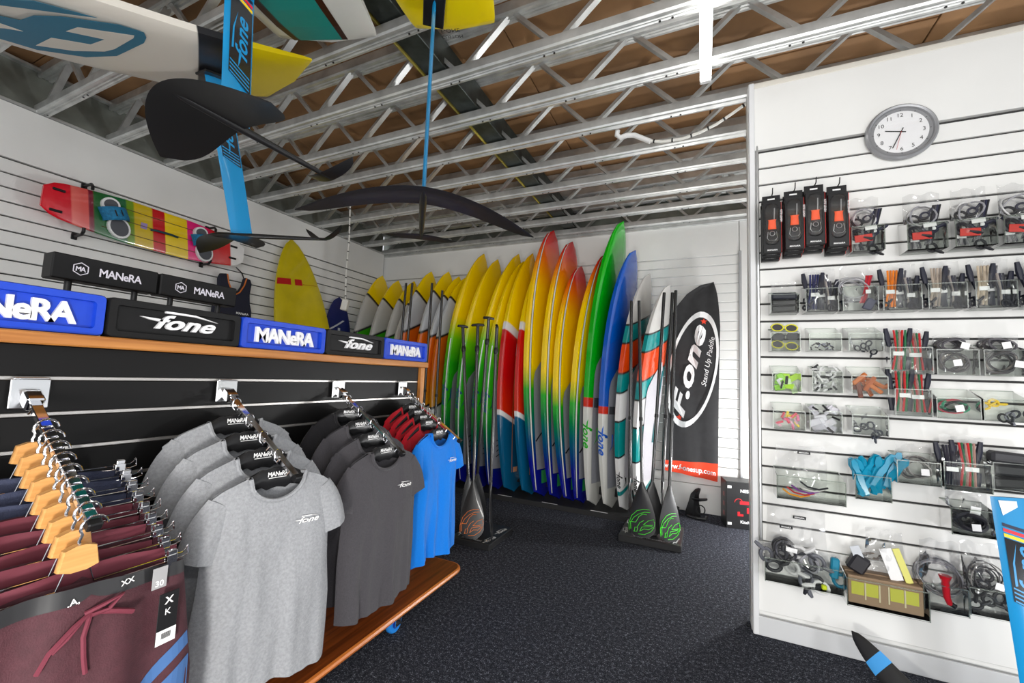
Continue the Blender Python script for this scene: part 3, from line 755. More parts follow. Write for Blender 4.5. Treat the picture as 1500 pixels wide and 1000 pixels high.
# --- yellow, red and blue
for i, (tp, bx) in enumerate((((770, 373), -2.02), ((792, 372), -1.80))):
    tip = px(*tp, 1, 4.62); L = (tip-V((bx, 4.5, BZ))).length; bd = Board(L, .36, .12, 'point')
    pm = ramp_paint('red_blue%d' % i, [(2, .16, [(0, STL, 0), (.2, STL, 0), (.256, WHT, 1), (.277, s2l(216, 44, 10), 1), (.42, s2l(206, 12, 16), 0), (.598, WHT, 1), (.63, YEL, 1), (1, s2l(238, 186, 0), 0)])], L)
    stand_board('paddle_board', 'yellow paddle board with red middle and blue tail, '+['beside the green boards', 'beside the tall rainbow board'][i], bd, (bx, 4.5, BZ), tip, pm, 'yellow, red and blue boards', .2,
        [('deck_line', bd.patch(.08, .62, lambda t: -.42, lambda t: -.38, .003), mat('line_orange', s2l(190, 120, 60), .4)), ('emblem', bd.patch(.55, .60, lambda t: -.42, lambda t: -.05, .004, 6, 3), mat('emblem_pale', (.7, .68, .66), .6)), ('tail_mark', bd.patch(.08, .10, lambda t: -.3, lambda t: .05, .004, 3, 3), mat('mark_peach', s2l(226, 160, 120), .6))])
# --- rainbow boards
for i, (tp, bx) in enumerate((((800, 340), -1.655), ((827, 356), -1.478), ((840, 392), -1.322), ((877, 373), -1.21))):
    tip = px(*tp, 1, 4.60); L = (tip-V((bx, 4.5, BZ))).length; bd = Board(L, .37, .12, 'round')
    pm = ramp_paint('rainbow%d' % i, [(2, 0, [(0, BLU, 0), (.13, BLU, 0), (.25, s2l(6, 96, 110), 0), (.31, s2l(8, 130, 70), 0), (.385, s2l(30, 170, 20), 0), (.47, YEL, 0), (.76, s2l(252, 206, 0), 0), (.87, s2l(240, 120, 8), 0), (.94, s2l(214, 30, 14), 0), (1, s2l(180, 16, 24), 0)])], L)
    stand_board('paddle_board', 'rainbow paddle board with red nose, '+['the tallest of its kind', 'second tallest of its kind', 'the shortest of its kind', 'beside the plain green board'][i], bd, (bx, 4.5, BZ), tip, pm, 'rainbow boards', .2,
        [('deck_pad', pad(bd, .10, .56), PADG), ('pin_line_dark', bd.patch(.03, .985, lambda t: -.93, lambda t: -.85, .003, 30, 2), BLACKP), ('pin_line', bd.patch(.03, .985, lambda t: -.925, lambda t: -.87, .005, 30, 2), mat('line_cream', (.72, .72, .66), .4)), ('pad_mark', M().tube([(bd.deck(f*bd.w(t), t)+.010, f*bd.w(t), t*L) for t, f in ((.20, -.72), (.225, -.4), (.235, -.1))], .007, 5), BLACKP), ('tail_pad', bd.patch(.05, .095, lambda t: -.4, lambda t: .5, .006, 4, 3), mat('tail_green', s2l(50, 170, 90), .5))])
# --- green board and blue board with white lower halves
for i, (tp, bx, c, nm) in enumerate((((900, 326), -1.078, s2l(2, 168, 8), 'green'), ((917, 368), -.912, s2l(4, 84, 186), 'blue'))):
    tip = px(*tp, 1, 4.60); L = (tip-V((bx, 4.5, BZ))).length; bd = Board(L, .37, .125, 'round')
    tb = (.33, .362) if i == 0 else (.35, .378)
    pm = ramp_paint(nm+'_white', [(2, 0, [(0, s2l(214, 214, 208), 0), (tb[0], s2l(204, 40, 14), 1), (tb[1], c, 1), (1, c, 0)])], L)
    pp = pad(bd, .08, .60, .8)
    stand_board('paddle_board', nm+' paddle board with red band, white lower half and '+nm+' lettering', bd, (bx, 4.5, BZ), tip, pm, 'two-tone boards', .2,
        [('deck_pad', pp, PADG), ('pad_band', bd.patch(tb[0], tb[1], lambda t: -.76, lambda t: .8, .009, 3, 4), PADD), ('rail_lettering', bd.rail_text('fone', .07, '.24' and (.24 if i == 0 else .25), .30, True), mat(nm+'_print', c, .4))])
# --- diagonal banded boards
def band_paint(name, L):
    s = [(0, WHT), (.10, TEAL), (.12, WHT), (.26, BLK), (.268, TEAL), (.41, BLK), (.418, WHT), (.525, BLK), (.533, TEAL), (.603, BLK), (.611, s2l(226, 70, 8)), (.725, BLK), (.733, TEAL), (.80, BLK), (.808, s2l(206, 204, 200)), (1, s2l(206, 204, 200))]
    return ramp_paint(name, [(2, -.16, [(p, c, k > 0) for k, (p, c) in enumerate(s)])], L)
for i, (tp, bx) in enumerate((((938, 402), -.757), ((966, 418), -.60))):
    tip = px(*tp, 1, 4.60); L = (tip-V((bx, 4.5, BZ))).length; bd = Board(L, .35, .115, 'round')
    stand_board('paddle_board', 'paddle board in diagonal white, teal and orange bands, '+['beside the blue board', 'beside the black banner'][i], bd, (bx, 4.5, BZ), tip, band_paint('bands%d' % i, L), 'diagonal banded boards', .2,
        [('deck_pad', pad(bd, .14, .66, .7), PADW), ('pad_stripe', bd.patch(.30, .62, lambda t: .05+(t-.3)*1.2, lambda t: .2+(t-.3)*1.2, .010, 8, 2), mat('stripe_teal', s2l(4, 96, 104), .6)), ('rail_lettering', bd.rail_text('fone', .04, .13, .17, True), BLACKP)])
# ================================================================ paddles
SHAFT = mat('shaft_black', (.018, .018, .019), .25, coat=.3)
def paddle(lab, top, bot, face, decal=None, handle=False, grp='paddles on stands', bw=.105, bl=.44, edge=None):
    top, bot = V(top), V(bot); z = (top-bot).normalized(); L = (top-bot).length
    x = V(face); x = (x-z*x.dot(z)).normalized(); y = z.cross(x)
    mx = Matrix(((x.x, y.x, z.x, bot.x), (x.y, y.y, z.y, bot.y), (x.z, y.z, z.z, bot.z), (0, 0, 0, 1)))
    t = thing('paddle', lab, 'paddle', group=grp, mx=mx)
    obj('shaft', M().tube([(0, 0, bl*.78), (0, 0, bl*1.0), (0, 0, L*.62), (0, 0, L-.004)], [.011, .0135, .0145, .0145], 10), SHAFT, t, True)
    secs = []
    for i in range(15):
        q = i/14; zz = q*bl; w = bw*(math.sin(math.pi*min(1, .22+.62*q))**.9 if q < .55 else 0)
        w = bw*(min(1, (q/.16+.25))**.5)*(1 if q < .35 else max(.11, 1-((q-.35)/.65)**1.25*.89))
        h = .0035+.011*q**2; bend = .03*(1-q)**1.6
        secs.append([(bend+h*math.cos(a), w*math.sin(a), zz) for a in [2*math.pi*k/14 for k in range(14)]])
    obj('blade', M().loft(secs), CARBON, t, True)
    if handle:
        obj('grip', M().tube([(0, 0, L-.09), (0, 0, L-.03), (0, 0, L-.012)], [.0145, .012, .016], 10).tube([(0, -.055, L-.008), (0, -.05, L), (0, 0, L+.004), (0, .05, L), (0, .055, L-.008)], [.007, .012, .013, .012, .007], 8), BLACKP, t, True)
        obj('clamp', M().tube([(0, 0, L-.24), (0, 0, L-.225), (0, 0, L-.20), (0, 0, L-.185)], [.016, .021, .021, .016], 10), BLACKP, t, True)
    else: obj('clamp', M().tube([(0, 0, L*.46), (0, 0, L*.46+.03)], .018, 10), BLACKP, t, True)
    if decal:
        dm = mat(*decal)
        def S(u, v): q = v; return (.03*(1-q)**1.6+.0045+.011*q**2, u*bw, v*bl)
        for line in ([(-.92, .10), (-.95, .22), (-.75, .36), (-.35, .46), (.15, .50), (.55, .50)], [(-.8, .12), (-.82, .24), (-.6, .33), (-.25, .40), (.2, .45), (.6, .455)],
                     [(-.85, .25), (-.45, .25), (-.2, .36), (.05, .41), (.35, .41)], [(-.55, .08), (-.5, .16), (-.35, .16), (-.15, .25), (.15, .30)], [(-.6, .09), (-.35, .09), (-.3, .16)],
                     [(.1, .22), (.45, .30), (.85, .34), (.9, .28)], [(.1, .22), (.4, .22), (.8, .24)], [(-.15, .10), (.15, .15), (.5, .15), (.9, .22), (.93, .30)], [(-.25, .05), (.2, .055), (.65, .12), (.88, .20)], [(-.15, .10), (.0, .18), (.45, .20), (.75, .22)]):
            obj('blade_line', M().tube([S(*p) for p in line], .0024, 4), dm, t)
    return t
def stand(lab, x0, x1, y0, y1, h):
    t = thing('paddle_stand', lab, 'stand', ((x0+x1)/2, (y0+y1)/2, 0), 'paddle stands')
    w, d = x1-x0, y1-y0
    obj('base', M().box((0, 0, h/2), (w, d, h), .006), mat('stand_black', (.02, .02, .021), .35), t)
    obj('edge_lettering', letters(M(), 'STAND UP PADDLE', .016, frame((0, -d/2+.03, h+.001), (1, 0, 0), (0, 1, 0)), 0, .2, .02, 1, w*.5), WPRINT, t)
    for sx, sy in ((1, .2), (1, -.28), (-1, .25), (-1, -.2)):
        lm = fone(M(), .034, frame((sx*(w/2-.045), sy*d, h+.001), (.15*sx, 1, 0), (-1, 0, 0)))
        obj('corner_logo', lm, WPRINT, t)
    return t
SR = stand('low black paddle stand beside the black banner', -.655, -.155, 3.74, 4.24, .055)
GD = ('decal_green', s2l(70, 230, 40), .4); OD = ('decal_orange', s2l(236, 120, 30), .4)
def PX(x, y, yy): return px(x, y, 1, yy)
paddle('black paddle standing edge-on at the corner of the banner-side stand', PX(925, 440, 4.05), V((-.59, 3.92, .056)), (1, -.05, 0))
paddle('black paddle with green emblem on its blade, beside the banded boards', PX(936, 440, 4.08), V((-.46, 3.80, .056)), (-.12, -1, 0), GD, bw=.115)
paddle('black paddle crossing behind the green-emblem blade', PX(973, 428, 4.1), V((-.42, 3.90, .056)), (.3, -1, 0), bw=.11)
paddle('black paddle standing edge-on between the two green-emblem blades', PX(985, 428, 4.1), V((-.335, 3.93, .056)), (1, .1, 0))
paddle('black paddle with green emblem turned half sideways before the banner', PX(990, 425, 4.1), V((-.262, 3.80, .056)), (.75, -.7, 0), GD, bw=.112)
SL = stand('low black paddle stand beside the clothing gondola', -1.86, -1.50, 3.0, 3.44, .05)
paddle('black T-grip paddle half hidden by the blue T-shirt', PX(678, 478, 3.30), V((-1.80, 3.22, .051)), (.9, -.4, 0), None, True)
paddle('black T-grip paddle with orange emblem on its blade', PX(700, 476, 3.20), V((-1.69, 3.06, .051)), (.35, -1, 0), OD, True, bw=.10)
paddle('black T-grip paddle leaning across its stand', PX(716, 466, 3.30), V((-1.83, 3.34, .051)), (.8, -.5, 0), None, True)
paddle('black T-grip paddle standing edge-on beside the orange emblem blade', PX(728, 478, 3.20), V((-1.56, 3.10, .051)), (1, .4, 0), None, True)
SB = stand('low black paddle stand behind the clothing gondola', -3.3, -2.7, 3.8, 4.16, .05)
for k, (a, b_) in enumerate(((595, 414), (604, 414), (633, 414), (648, 425))):
    tp = PX(a, b_, 4.0)
    paddle('bare black paddle shaft in front of '+['the green corner boards', 'the first orange corner board', 'the third orange corner board', 'the last orange corner board'][k], tp, V((tp.x+.02*(k-1.5), 3.95, .051)), (.9, -.4, 0), None, False)
# ================================================================ feather banner
FY = 4.90
FB = mat('banner_black', (.022, .022, .024), .7, noise=.2, nscale=15)
lft = [(970, 687), (970, 673), (972, 620), (974.6, 574), (977, 520), (980, 478), (988.6, 453), (1007, 431), (1026, 418.6), (1044.5, 414)]
rgt = [(1051, 705.6), (1052, 679), (1052.5, 620), (1053, 574), (1054, 520), (1055, 478), (1053.5, 455), (1051.5, 436), (1049, 424), (1045.5, 414)]
fb = thing('feather_banner', 'tall black feather banner with white oval and orange foot hanging on the slat wall', 'banner', px(1010, 700, 1, FY))
org = fb.location.copy()
def wave(p): return V((p.x, FY+.012*math.sin(p.x*26+p.z*3)+.006*math.sin(p.x*50), p.z))
def bandm(r0, r1, off=0, n=8):
    m = M(); v = []
    rows = list(range(r0, r1))
    for r in rows:
        A, B_ = px(*lft[r], 1, FY), px(*rgt[r], 1, FY)
        for k in range(n+1): v.append(wave(A.lerp(B_, k/n))-org-V((0, off, 0)))
    f = [(i*(n+1)+j, i*(n+1)+j+1, (i+1)*(n+1)+j+1, (i+1)*(n+1)+j) for i in range(len(rows)-1) for j in range(n)]
    m.add(v, f)
    m.add([V(p)+V((0, .004, 0)) for p in v], [q[::-1] for q in f])
    return m
obj('cloth', bandm(1, 10), FB, fb, True)
obj('foot_band', bandm(0, 2), mat('banner_orange', s2l(230, 66, 30), .7), fb, True)
obj('pole', M().tube([px(x, y, 1, FY+.02)-org for x, y in lft[1:]]+[px(1045, 413, 1, FY+.02)-org], .007, 6), BLACKP, fb, True)
def onflag(m):
    return M().add([wave(V(p)+org)-org-V((0, .013, 0)) for p in m.v], m.f)
c0 = (1015, 541); ua, ub = (.19, -.98), (.98, .19)
ell = []
for k in range(41):
    a = 2*math.pi*k/40
    for s in (1, .90):
        x = c0[0]+86*s*math.cos(a)*ua[0]+36*(s-.02)*math.sin(a)*ub[0]; y = c0[1]+86*s*math.cos(a)*ua[1]+36*(s-.02)*math.sin(a)*ub[1]
        ell.append(px(x, y, 1, FY)-org)
obj('white_oval', onflag(M().add(ell, [(2*i, 2*i+1, 2*i+3, 2*i+2) for i in range(40)])), WPRINT, fb)
def flagtext(body, a, c, h, shear=.25, bold=.02):
    A, B_ = px(*a, 1, FY)-org, px(*c, 1, FY)-org
    return onflag(letters(M(), body, h, frame((A+B_)/2, B_-A, (B_-A).cross(V((0, 1, 0)))*-1 if False else V((0, 1, 0)).cross(B_-A)*-1), 0, shear, bold, 1, (B_-A).length))
obj('lettering', flagtext('F.one', (1000, 612), (1036, 478), .15, .35, .05), WPRINT, fb)
obj('small_lettering', flagtext('Stand Up Paddle', (1034, 566), (1047, 494), .05, .3, .0), WPRINT, fb)
obj('web_address', flagtext('www.f-onesup.com', (972, 683), (1048, 696), .055, 0, .03), WPRINT, fb)
st = mat('star_orange', s2l(226, 60, 30), .6)
for cx, cy in ((1031, 471), (995, 611)):
    P = px(cx, cy, 1, FY)-org; pts = [(P.x+(.035 if k % 2 == 0 else .015)*math.sin(math.pi*k/5), 0, P.z+(.035 if k % 2 == 0 else .015)*math.cos(math.pi*k/5)) for k in range(10)]
    obj('star', onflag(M().add(pts, [tuple(range(10))])), st, fb)
# ================================================================ carton and boot by the back wall
mx = Matrix.Translation((.36, 4.76, 0)) @ Matrix.Rotation(.2, 4, 'Z')
t = thing('carton', 'black printed carton with red machine picture standing by the wall end', 'box', mx=mx)
obj('box_body', M().box((0, 0, .215), (.36, .2, .43), .004), mat('carton_black', (.014, .014, .015), .35), t)
obj('lid_flap', M().box((0, .0, .434), (.362, .204, .008), .002), mat('carton_edge', (.05, .05, .05), .5), t)
fx = frame((0, -.1015, 0), (1, 0, 0), (0, 0, 1))
lm = letters(letters(M(), 'NESPRESSO', .03, fx @ Matrix.Translation((.05, .34, 0)), 0, 0, .03), 'KitchenAid', .028, fx @ Matrix.Translation((.03, .055, 0)), 0, .0, .02)
obj('lettering', lm, WPRINT, t)
rm = M()
for (x0, y0, x1, y1) in ((-.06, .23, .06, .26), (.03, .12, .06, .23), (.08, .12, .10, .23), (-.08, .12, -.03, .14), (-.08, .14, -.06, .16), (.0, .15, .02, .20)): rm.box(((x0+x1)/2, -.1012, (y0+y1)/2), (x1-x0, .001, y1-y0))
rm.tube([(-.07+.035*math.cos(a), -.1012, .245+.035*math.sin(a)) for a in [math.pi*k/8 for k in range(9)]], .004, 4)
obj('machine_picture', rm, mat('picture_red', s2l(200, 30, 40), .4), t, kind='stuff')
for (x, z) in ((-.15, .385), (-.15, .045)): obj('corner_mark', M().box((x, -.1012, z), (.035, .001, .025)), WPRINT, t)
for k in range(3): obj('side_mark', M().box((-.1808, -.02, .30-.09*k), (.001, .05, .04)), mat('mark_rose', (.4, .12, .12), .5), t)
t = thing('foot_binding', 'black moulded foot binding standing on end against the back wall', 'binding', (-.075, 4.80, 0))
obj('shell', M().loft([[(x+dx*w, y, z) for dx, y in ((-1, .03), (0, 0), (1, .03), (1, .045), (0, .018), (-1, .045))] for x, z, w in ((-.02, 0, .075), (-.015, .06, .07), (-.01, .14, .05), (0, .22, .04), (.03, .275, .025), (.045, .29, .008))]), BLACKM, t, True)
obj('strap', M().tube([(-.02, .0, .18), (.05, -.06, .20), (.11, -.04, .205), (.10, .0, .19), (.04, .02, .17)], .012, 8), BLACKM, t, True)
obj('buckle_ring', M().tube([(.055+.04*math.cos(a), -.03, .09+.045*math.sin(a)) for a in [2*math.pi*k/16 for k in range(17)]], .006, 6, caps=False), BLACKP, t, True)
obj('foot', M().tube([(-.07, -.02, .014), (.02, -.07, .014), (.10, -.05, .014), (.11, .02, .014)], .014, 8), BLACKM, t, True)
# ================================================================ foils and boards hung from the ceiling
CYAN = mat('mast_blue', s2l(10, 134, 192), .3, coat=.25)
MBLK = mat('mast_black', (.015, .016, .02), .18, coat=.5)
def wing(span, c0, tipc, sweep, droop, th=.018, n=24, tw=0):
    secs = []
    for i in range(n+1):
        s = -1+2*i/n; a = abs(s); c = c0*(1-a**2.2)**.62*(1-tipc)+c0*tipc*(1-a**8) if a < 1 else c0*.04
        xl = c0*.5-sweep*a**2.0; z = -droop*a**1.8; h = th*(1-.75*a)*.5; y = s*span/2
        P = [(0, 0), (.08, .7), (.3, 1), (.65, .6), (1, 0), (.65, -.25), (.3, -.45), (.08, -.4)]
        secs.append([(xl-q*c, y, z+k*h) for q, k in P])
    return M().loft(secs)
def hydrofoil(lab, o, F, U, L, chord=.118, panel=None, fspan=.66, fc=.23, fsweep=.10, fdroop=.05, fus=(.16, -.55), rspan=.36, rdroop=-.05, text=True, grp=None, wdz=0, stick=False, plate=True):
    U = V(U).normalized(); F = V(F); F = (F-U*F.dot(U)).normalized(); Y = U.cross(F)
    mx = Matrix(((F.x, Y.x, U.x, o[0]), (F.y, Y.y, U.y, o[1]), (F.z, Y.z, U.z, o[2]), (0, 0, 0, 1)))
    t = thing('hydrofoil', lab, 'hydrofoil', group=grp, mx=mx)
    def sec(z, c): return [(c*(.5-q), s*.0078*k, z) for q, k, s in ((0, 0, 1), (.12, .75, 1), (.35, 1, 1), (.7, .65, 1), (1, .05, 1), (1, .05, -1), (.7, .65, -1), (.35, 1, -1), (.12, .75, -1))]
    mst = obj('mast', M().loft([sec(0, chord*.96), sec(L*.5, chord*.98), sec(L, chord)]), CYAN, t, True)
    if panel:
        z0, z1 = panel; c = chord
        for sg in (1, -1):
            fr = frame((0, sg*.0086, 0), (0, 0, sg), (1, 0, 0))
            ip = M().prism([(sg*z0, -.40*c), (sg*z0+.0, -.40*c), (sg*z1, -.40*c), (sg*(z1+.03), .33*c), (sg*(z0+.05), .33*c)] if sg > 0 else [(-z0, -.40*c), (-z0-.05, .33*c), (-z1-.03, .33*c), (-z1, -.40*c)], .0006, fr)
            obj('black_panel', ip, MBLK, mst)
            if sg < 0: continue
            lm = M(); v, f = text_mesh('fone', .42, .03, 1.02)
            fone(lm, .046, frame((-.01, .0096, (z0+z1)/2+.03), (0, 0, 1), (1, 0, 0)))
            obj('panel_lettering', lm, CYAN, mst)
            for k in range(4):
                obj('hatch_line', M().prism([(z0+.010+.016*k, -.36*c), (z0+.016+.016*k, -.36*c), (z0+.056+.016*k, .30*c), (z0+.050+.016*k, .30*c)], .0004, frame((0, .0096, 0), (0, 0, 1), (1, 0, 0))), CYAN, mst)
            for k, cc in enumerate((s2l(240, 200, 20), s2l(220, 30, 50), s2l(20, 30, 60))):
                obj('diagonal_stripe', M().prism([(z1+.004+.020*k, -.40*c), (z1+.017+.020*k, -.40*c), (z1+.047+.020*k, .33*c), (z1+.034+.020*k, .33*c)], .0005, frame((0, .0088, 0), (0, 0, 1), (1, 0, 0))), mat('stripe_%d' % k, cc, .35), mst)
            if stick: obj('triangle_sticker', M().prism([(L-.012, .34*c), (L-.012, -.1*c), (L-.035, -.1*c), (L-.07, .28*c)], .0005, frame((0, .0088, 0), (0, 0, 1), (1, 0, 0))), mat('sticker_white', (.7, .78, .8), .5), mst)
    if plate: obj('base_plate', M().box((0, 0, L+.006), (.17, .09, .012), .003), BLACKM, t)
    obj('fuselage', M().tube([(fus[0], 0, -.012), (fus[0]-.04, 0, -.012), (0, 0, -.012), (fus[1]*.6, 0, -.012), (fus[1], 0, -.012)], [.008, .015, .016, .012, .009], 10), CARBON, t, True)
    w = obj('front_wing', wing(fspan, fc, .1, fsweep, fdroop), CARBON, t, True); w.location = (fus[0]*.55, 0, -.016+wdz)
    r = obj('rear_wing', wing(rspan, .075, .25, .05, rdroop, .010, 16), CARBON, t, True); r.location = (fus[1]+.03, 0, -.018)
    return t
def hung_board(lab, tail, nose, upv, L, W, T, paint, parts=(), tw=.7, grp='foil boards hung from the joists'):
    z = (V(nose)-V(tail)).normalized(); x = V(upv); x = (x-z*x.dot(z)).normalized(); y = z.cross(x)
    mx = Matrix(((x.x, y.x, z.x, tail[0]), (x.y, y.y, z.y, tail[1]), (x.z, y.z, z.z, tail[2]), (0, 0, 0, 1)))
    t = thing('foil_board', lab, 'foil board', group=grp, mx=mx)
    bd = Board(L, W, T, 'round', .05, tw)
    obj('hull', bd.mesh(), paint, t, True)
    for nm, fn, ml in parts:
        m = fn(bd, mx.inverted()) if callable(fn) else fn
        obj(nm, m, ml, t)
    for q in (.2, .7):
        zz = q*L; wz = (mx @ V((T*.4, 0, zz))); 
        if wz.z < 3.16: obj('hanging_strap', M().tube([V((bd.rk(q)+T*.3, 0, zz)), mx.inverted() @ V((wz.x, wz.y, 3.172))], .006, 6), BLACKP, t)
    return t
# white, black and yellow board with its foil
P16 = math.radians(16)
bdir = V((0, math.cos(P16), math.sin(P16)))
MT = V((-2.375, 1.243, 2.894)); MB = V((-2.403, 1.469, 2.106))
hydrofoil('blue-masted hydrofoil hanging under the white and yellow board', MB, -bdir, MT-MB, (MT-MB).length-.012, .128, (.36, .66), .50, .22, .10, .08, (.17, -.60), .34, -.09, grp='hydrofoils hung from the ceiling')
ang = math.radians(15); ax = (V((1, 0, 0))*math.sin(ang)+bdir*math.cos(ang)); nrm = V((1, 0, 0)).cross(bdir)
tail1 = MT+ax*.42+nrm*.045
def plane_pt(x, y, P, n):
    d = r2*((x-750)/FPX)-u2*((y-500)/FPX)+fw
    return EYE+d*((P-EYE).dot(n)/d.dot(n))
def print_poly(pts, sc=5.554, off=.003, hole=None):
    def fn(bd, inv):
        P = [inv @ plane_pt(x/sc, y/sc, MT, nrm) for x, y in pts]
        return M().prism([(p.y, p.z) for p in P], .001, Matrix(((0, 0, 1, -bd.T/2-off), (1, 0, 0, 0), (0, 1, 0, 0), (0, 0, 0, 1))))
    return fn
LTEAL = mat('logo_teal', s2l(0, 106, 138), .4); LW = mat('logo_white', s2l(214, 208, 198), .3)
L1 = 1.62
p1m = ramp_paint('white_black_yellow', [(2, .15, [(0, s2l(232, 206, 0), 0), (.15, s2l(232, 206, 0), 0), (.215, (.015, .015, .018), 1), (.311, s2l(222, 216, 206), 1), (1, s2l(222, 216, 206), 0)])], L1, .4, .1)
hung_board('white foil board with teal emblem, black band and yellow tail under the joists', tail1, tail1-ax, nrm, L1, .335, .09, p1m,
    [('emblem', print_poly([(-300, 60), (0, 125), (160, 160), (270, 122), (500, 130), (960, 195), (1170, 260), (1190, 300), (1170, 345), (950, 450), (700, 460), (300, 400), (0, 310), (-300, 240)]), LTEAL),
     ('emblem_streak', print_poly([(-200, -20), (270, 0), (790, 140), (-200, 10)]), LTEAL),
     ('emblem_bar', print_poly([(535, 245), (630, 212), (1090, 280), (1085, 300), (930, 390), (850, 410), (600, 405), (290, 360), (415, 298), (735, 353), (850, 312)], off=.005), LW),
     ('emblem_notch', print_poly([(-300, 120), (0, 180), (185, 245), (35, 220), (-300, 200)], off=.005), LW)], .95)
# foil under the teal board
fb1 = V((-1.578, .903, 2.249))
hydrofoil('blue-masted hydrofoil with broad black wing hanging under the teal and white board', fb1, (0, -1, 0), (-.10, 0, 1), .68, .112, (.135, .48), .62, .27, .16, .07, (.20, -.44), .30, -.06, grp='hydrofoils hung from the ceiling')
dt = V((-.35, .94, 0)).normalized()
tl = V((-1.74, 1.42, 2.985))
def under(f0, f1, t0=.02, t1=.9, off=.003): return lambda bd, inv: bd.patch(t0, t1, lambda t: f0, lambda t: f1, off, 12, 3, -1)
hung_board('white foil board with teal stripe edged in dark red under the joists', tl, tl-dt, (0, 0, 1), 1.5, .30, .075, mat('board_white', s2l(208, 208, 202), .25, coat=.4),
    [('teal_stripe', under(-.30, .62), mat('stripe_teal_board', s2l(0, 130, 122), .3)), ('dark_edge', under(.60, .74), mat('edge_maroon', s2l(50, 12, 12), .3)), ('dark_edge', under(-.42, -.30), MATS['edge_maroon'])], .85)
# edge-on foil
mt3, mb3 = V((-1.034, 1.33, 2.895)), V((-1.013, 1.306, 2.045))
hydrofoil('thin blue-masted hydrofoil seen edge-on with arched black wing', mb3, (.61, -.79, 0), mt3-mb3, .83, .10, None, .88, .15, .06, .12, (.10, -.42), .34, .0, grp='hydrofoils hung from the ceiling')
d3 = V((-.30, .95, 0)).normalized(); t3 = V((-1.06, 1.54, 2.925))
hung_board('plain yellow foil board with small dark print under the joists', t3, t3-d3, (0, 0, 1), 1.3, .235, .07, mat('board_yellow', s2l(232, 208, 0), .3, coat=.3),
    [('print', lambda bd, inv: letters(letters(M(), 'F-ONE', .022, frame((-.038, -.0, .10), (0, -1, 0), (0, 0, -1))), 'CUSTOM', .018, frame((-.038, -.0, .065), (0, -1, 0), (0, 0, -1))), BLACKP)], .8)
# ================================================================ left wall
t0 = V((-4.405, 1.235, 2.53))
mx = Matrix(((1, 0, 0, t0.x), (0, 0, 1, t0.y), (0, -1, 0, t0.z), (0, 0, 0, 1))) @ Matrix.Rotation(-.02, 4, 'X')
kb = thing('kiteboard', 'rainbow coloured kiteboard with blue foot straps hung on the left slat wall', 'kiteboard', mx=mx)
L = 1.47
def kw(t):
    e = min(t, 1-t); return .182*(.60+.40*min(1, e/.34)**.6)*(1 if e > .045 else .72+.28*e/.045)
secs = []
for i in range(29):
    t = i/28; w = kw(t); r = .035*(2*t-1)**2
    secs.append([(r+x*.011, y*w, t*L) for x, y in ((1, -.9), (1, 0), (1, .9), (.3, 1), (-1, .92), (-1, 0), (-1, -.92), (.3, -1))])
kp = ramp_paint('kite_rainbow', [(2, -.10, [(0, s2l(226, 18, 40), 0), (.10, s2l(214, 16, 40), 0), (.11, s2l(230, 110, 100), 1), (.155, s2l(220, 90, 84), 0), (.18, s2l(120, 16, 44), 1), (.20, s2l(30, 96, 40), 1), (.30, s2l(12, 100, 50), 0), (.345, s2l(110, 150, 20), 1), (.38, s2l(206, 176, 20), 1), (.47, s2l(196, 10, 20), 1), (.535, s2l(240, 206, 10), 1), (.62, s2l(236, 200, 10), 0), (.655, s2l(230, 20, 120), 1), (.76, s2l(226, 20, 110), 0), (.80, s2l(206, 16, 30), 0), (.90, s2l(210, 40, 40), 0), (.915, s2l(232, 230, 228), 1), (1, s2l(232, 230, 228), 0)])], L, .25, .4)
obj('deck', M().loft(secs), kp, kb, True)
for k in range(3):
    yy = -.10+.10*k; obj('groove_line', M().tube([(.013+.035*(2*t-1)**2, yy, t*L) for t in [.24+.058*j for j in range(10)]], .0035, 4), mat('groove_tint', s2l(90, 70, 20), .5), kb)
def oval(w, h, n=20): return [(w*math.cos(2*math.pi*k/n), h*math.sin(2*math.pi*k/n)) for k in range(n)]
SBLU = mat('strap_blue', s2l(20, 112, 156), .75, noise=.3, nscale=60); PWH = mat('pad_white', (.82, .82, .82), .5); PGR = mat('pad_charcoal', s2l(84, 86, 92), .8)
for tz, rot in ((.285, .42), (.735, .30)):
    bx = .035*(2*tz-1)**2
    fmx = Matrix.Translation((bx+.012, 0, tz*L)) @ Matrix.Rotation(rot, 4, 'X')
    bnd = obj('foot_binding', M().prism(oval(.088, .072), .028, fmx @ Matrix(((0, 0, 1, 0), (1, 0, 0, .085), (0, 1, 0, 0), (0, 0, 0, 1)))).prism(oval(.058, .06), .03, fmx @ Matrix(((0, 0, 1, 0), (1, 0, 0, -.095), (0, 1, 0, 0), (0, 0, 0, 1)))), PWH, kb)
    obj('foot_pad', M().prism(oval(.072, .058), .003, fmx @ Matrix(((0, 0, 1, .028), (1, 0, 0, .085), (0, 1, 0, 0), (0, 0, 0, 1)))), PGR, bnd)
    obj('heel_pad', M().prism(oval(.042, .045), .003, fmx @ Matrix(((0, 0, 1, .030), (1, 0, 0, -.095), (0, 1, 0, 0), (0, 0, 0, 1)))), PGR, bnd)
    obj('strap', M().loft([[tuple(fmx @ V((.008+.085*math.sin(a)*s+e, -.02+dy*1.25-.01*math.cos(a), -.085*math.cos(a)*s))) for s, e, dy in ((1, 0, -.042), (1.0, .012, -.03), (1.0, .012, .03), (1, 0, .042), (.9, -.004, .03), (.9, -.004, -.03))] for a in [math.pi*k/12 for k in range(13)]]), SBLU, bnd, True)
    obj('strap_patch', M().box((.10, -.022, 0), (.006, .05, .05), .002, fmx), BLACKP, bnd)
obj('grab_handle', M().tube([(.012, .01, .46*L), (.036, .01, .48*L), (.038, .008, .56*L), (.012, .006, .60*L)], .010, 8), mat('handle_blue', s2l(14, 60, 70), .6), kb, True)
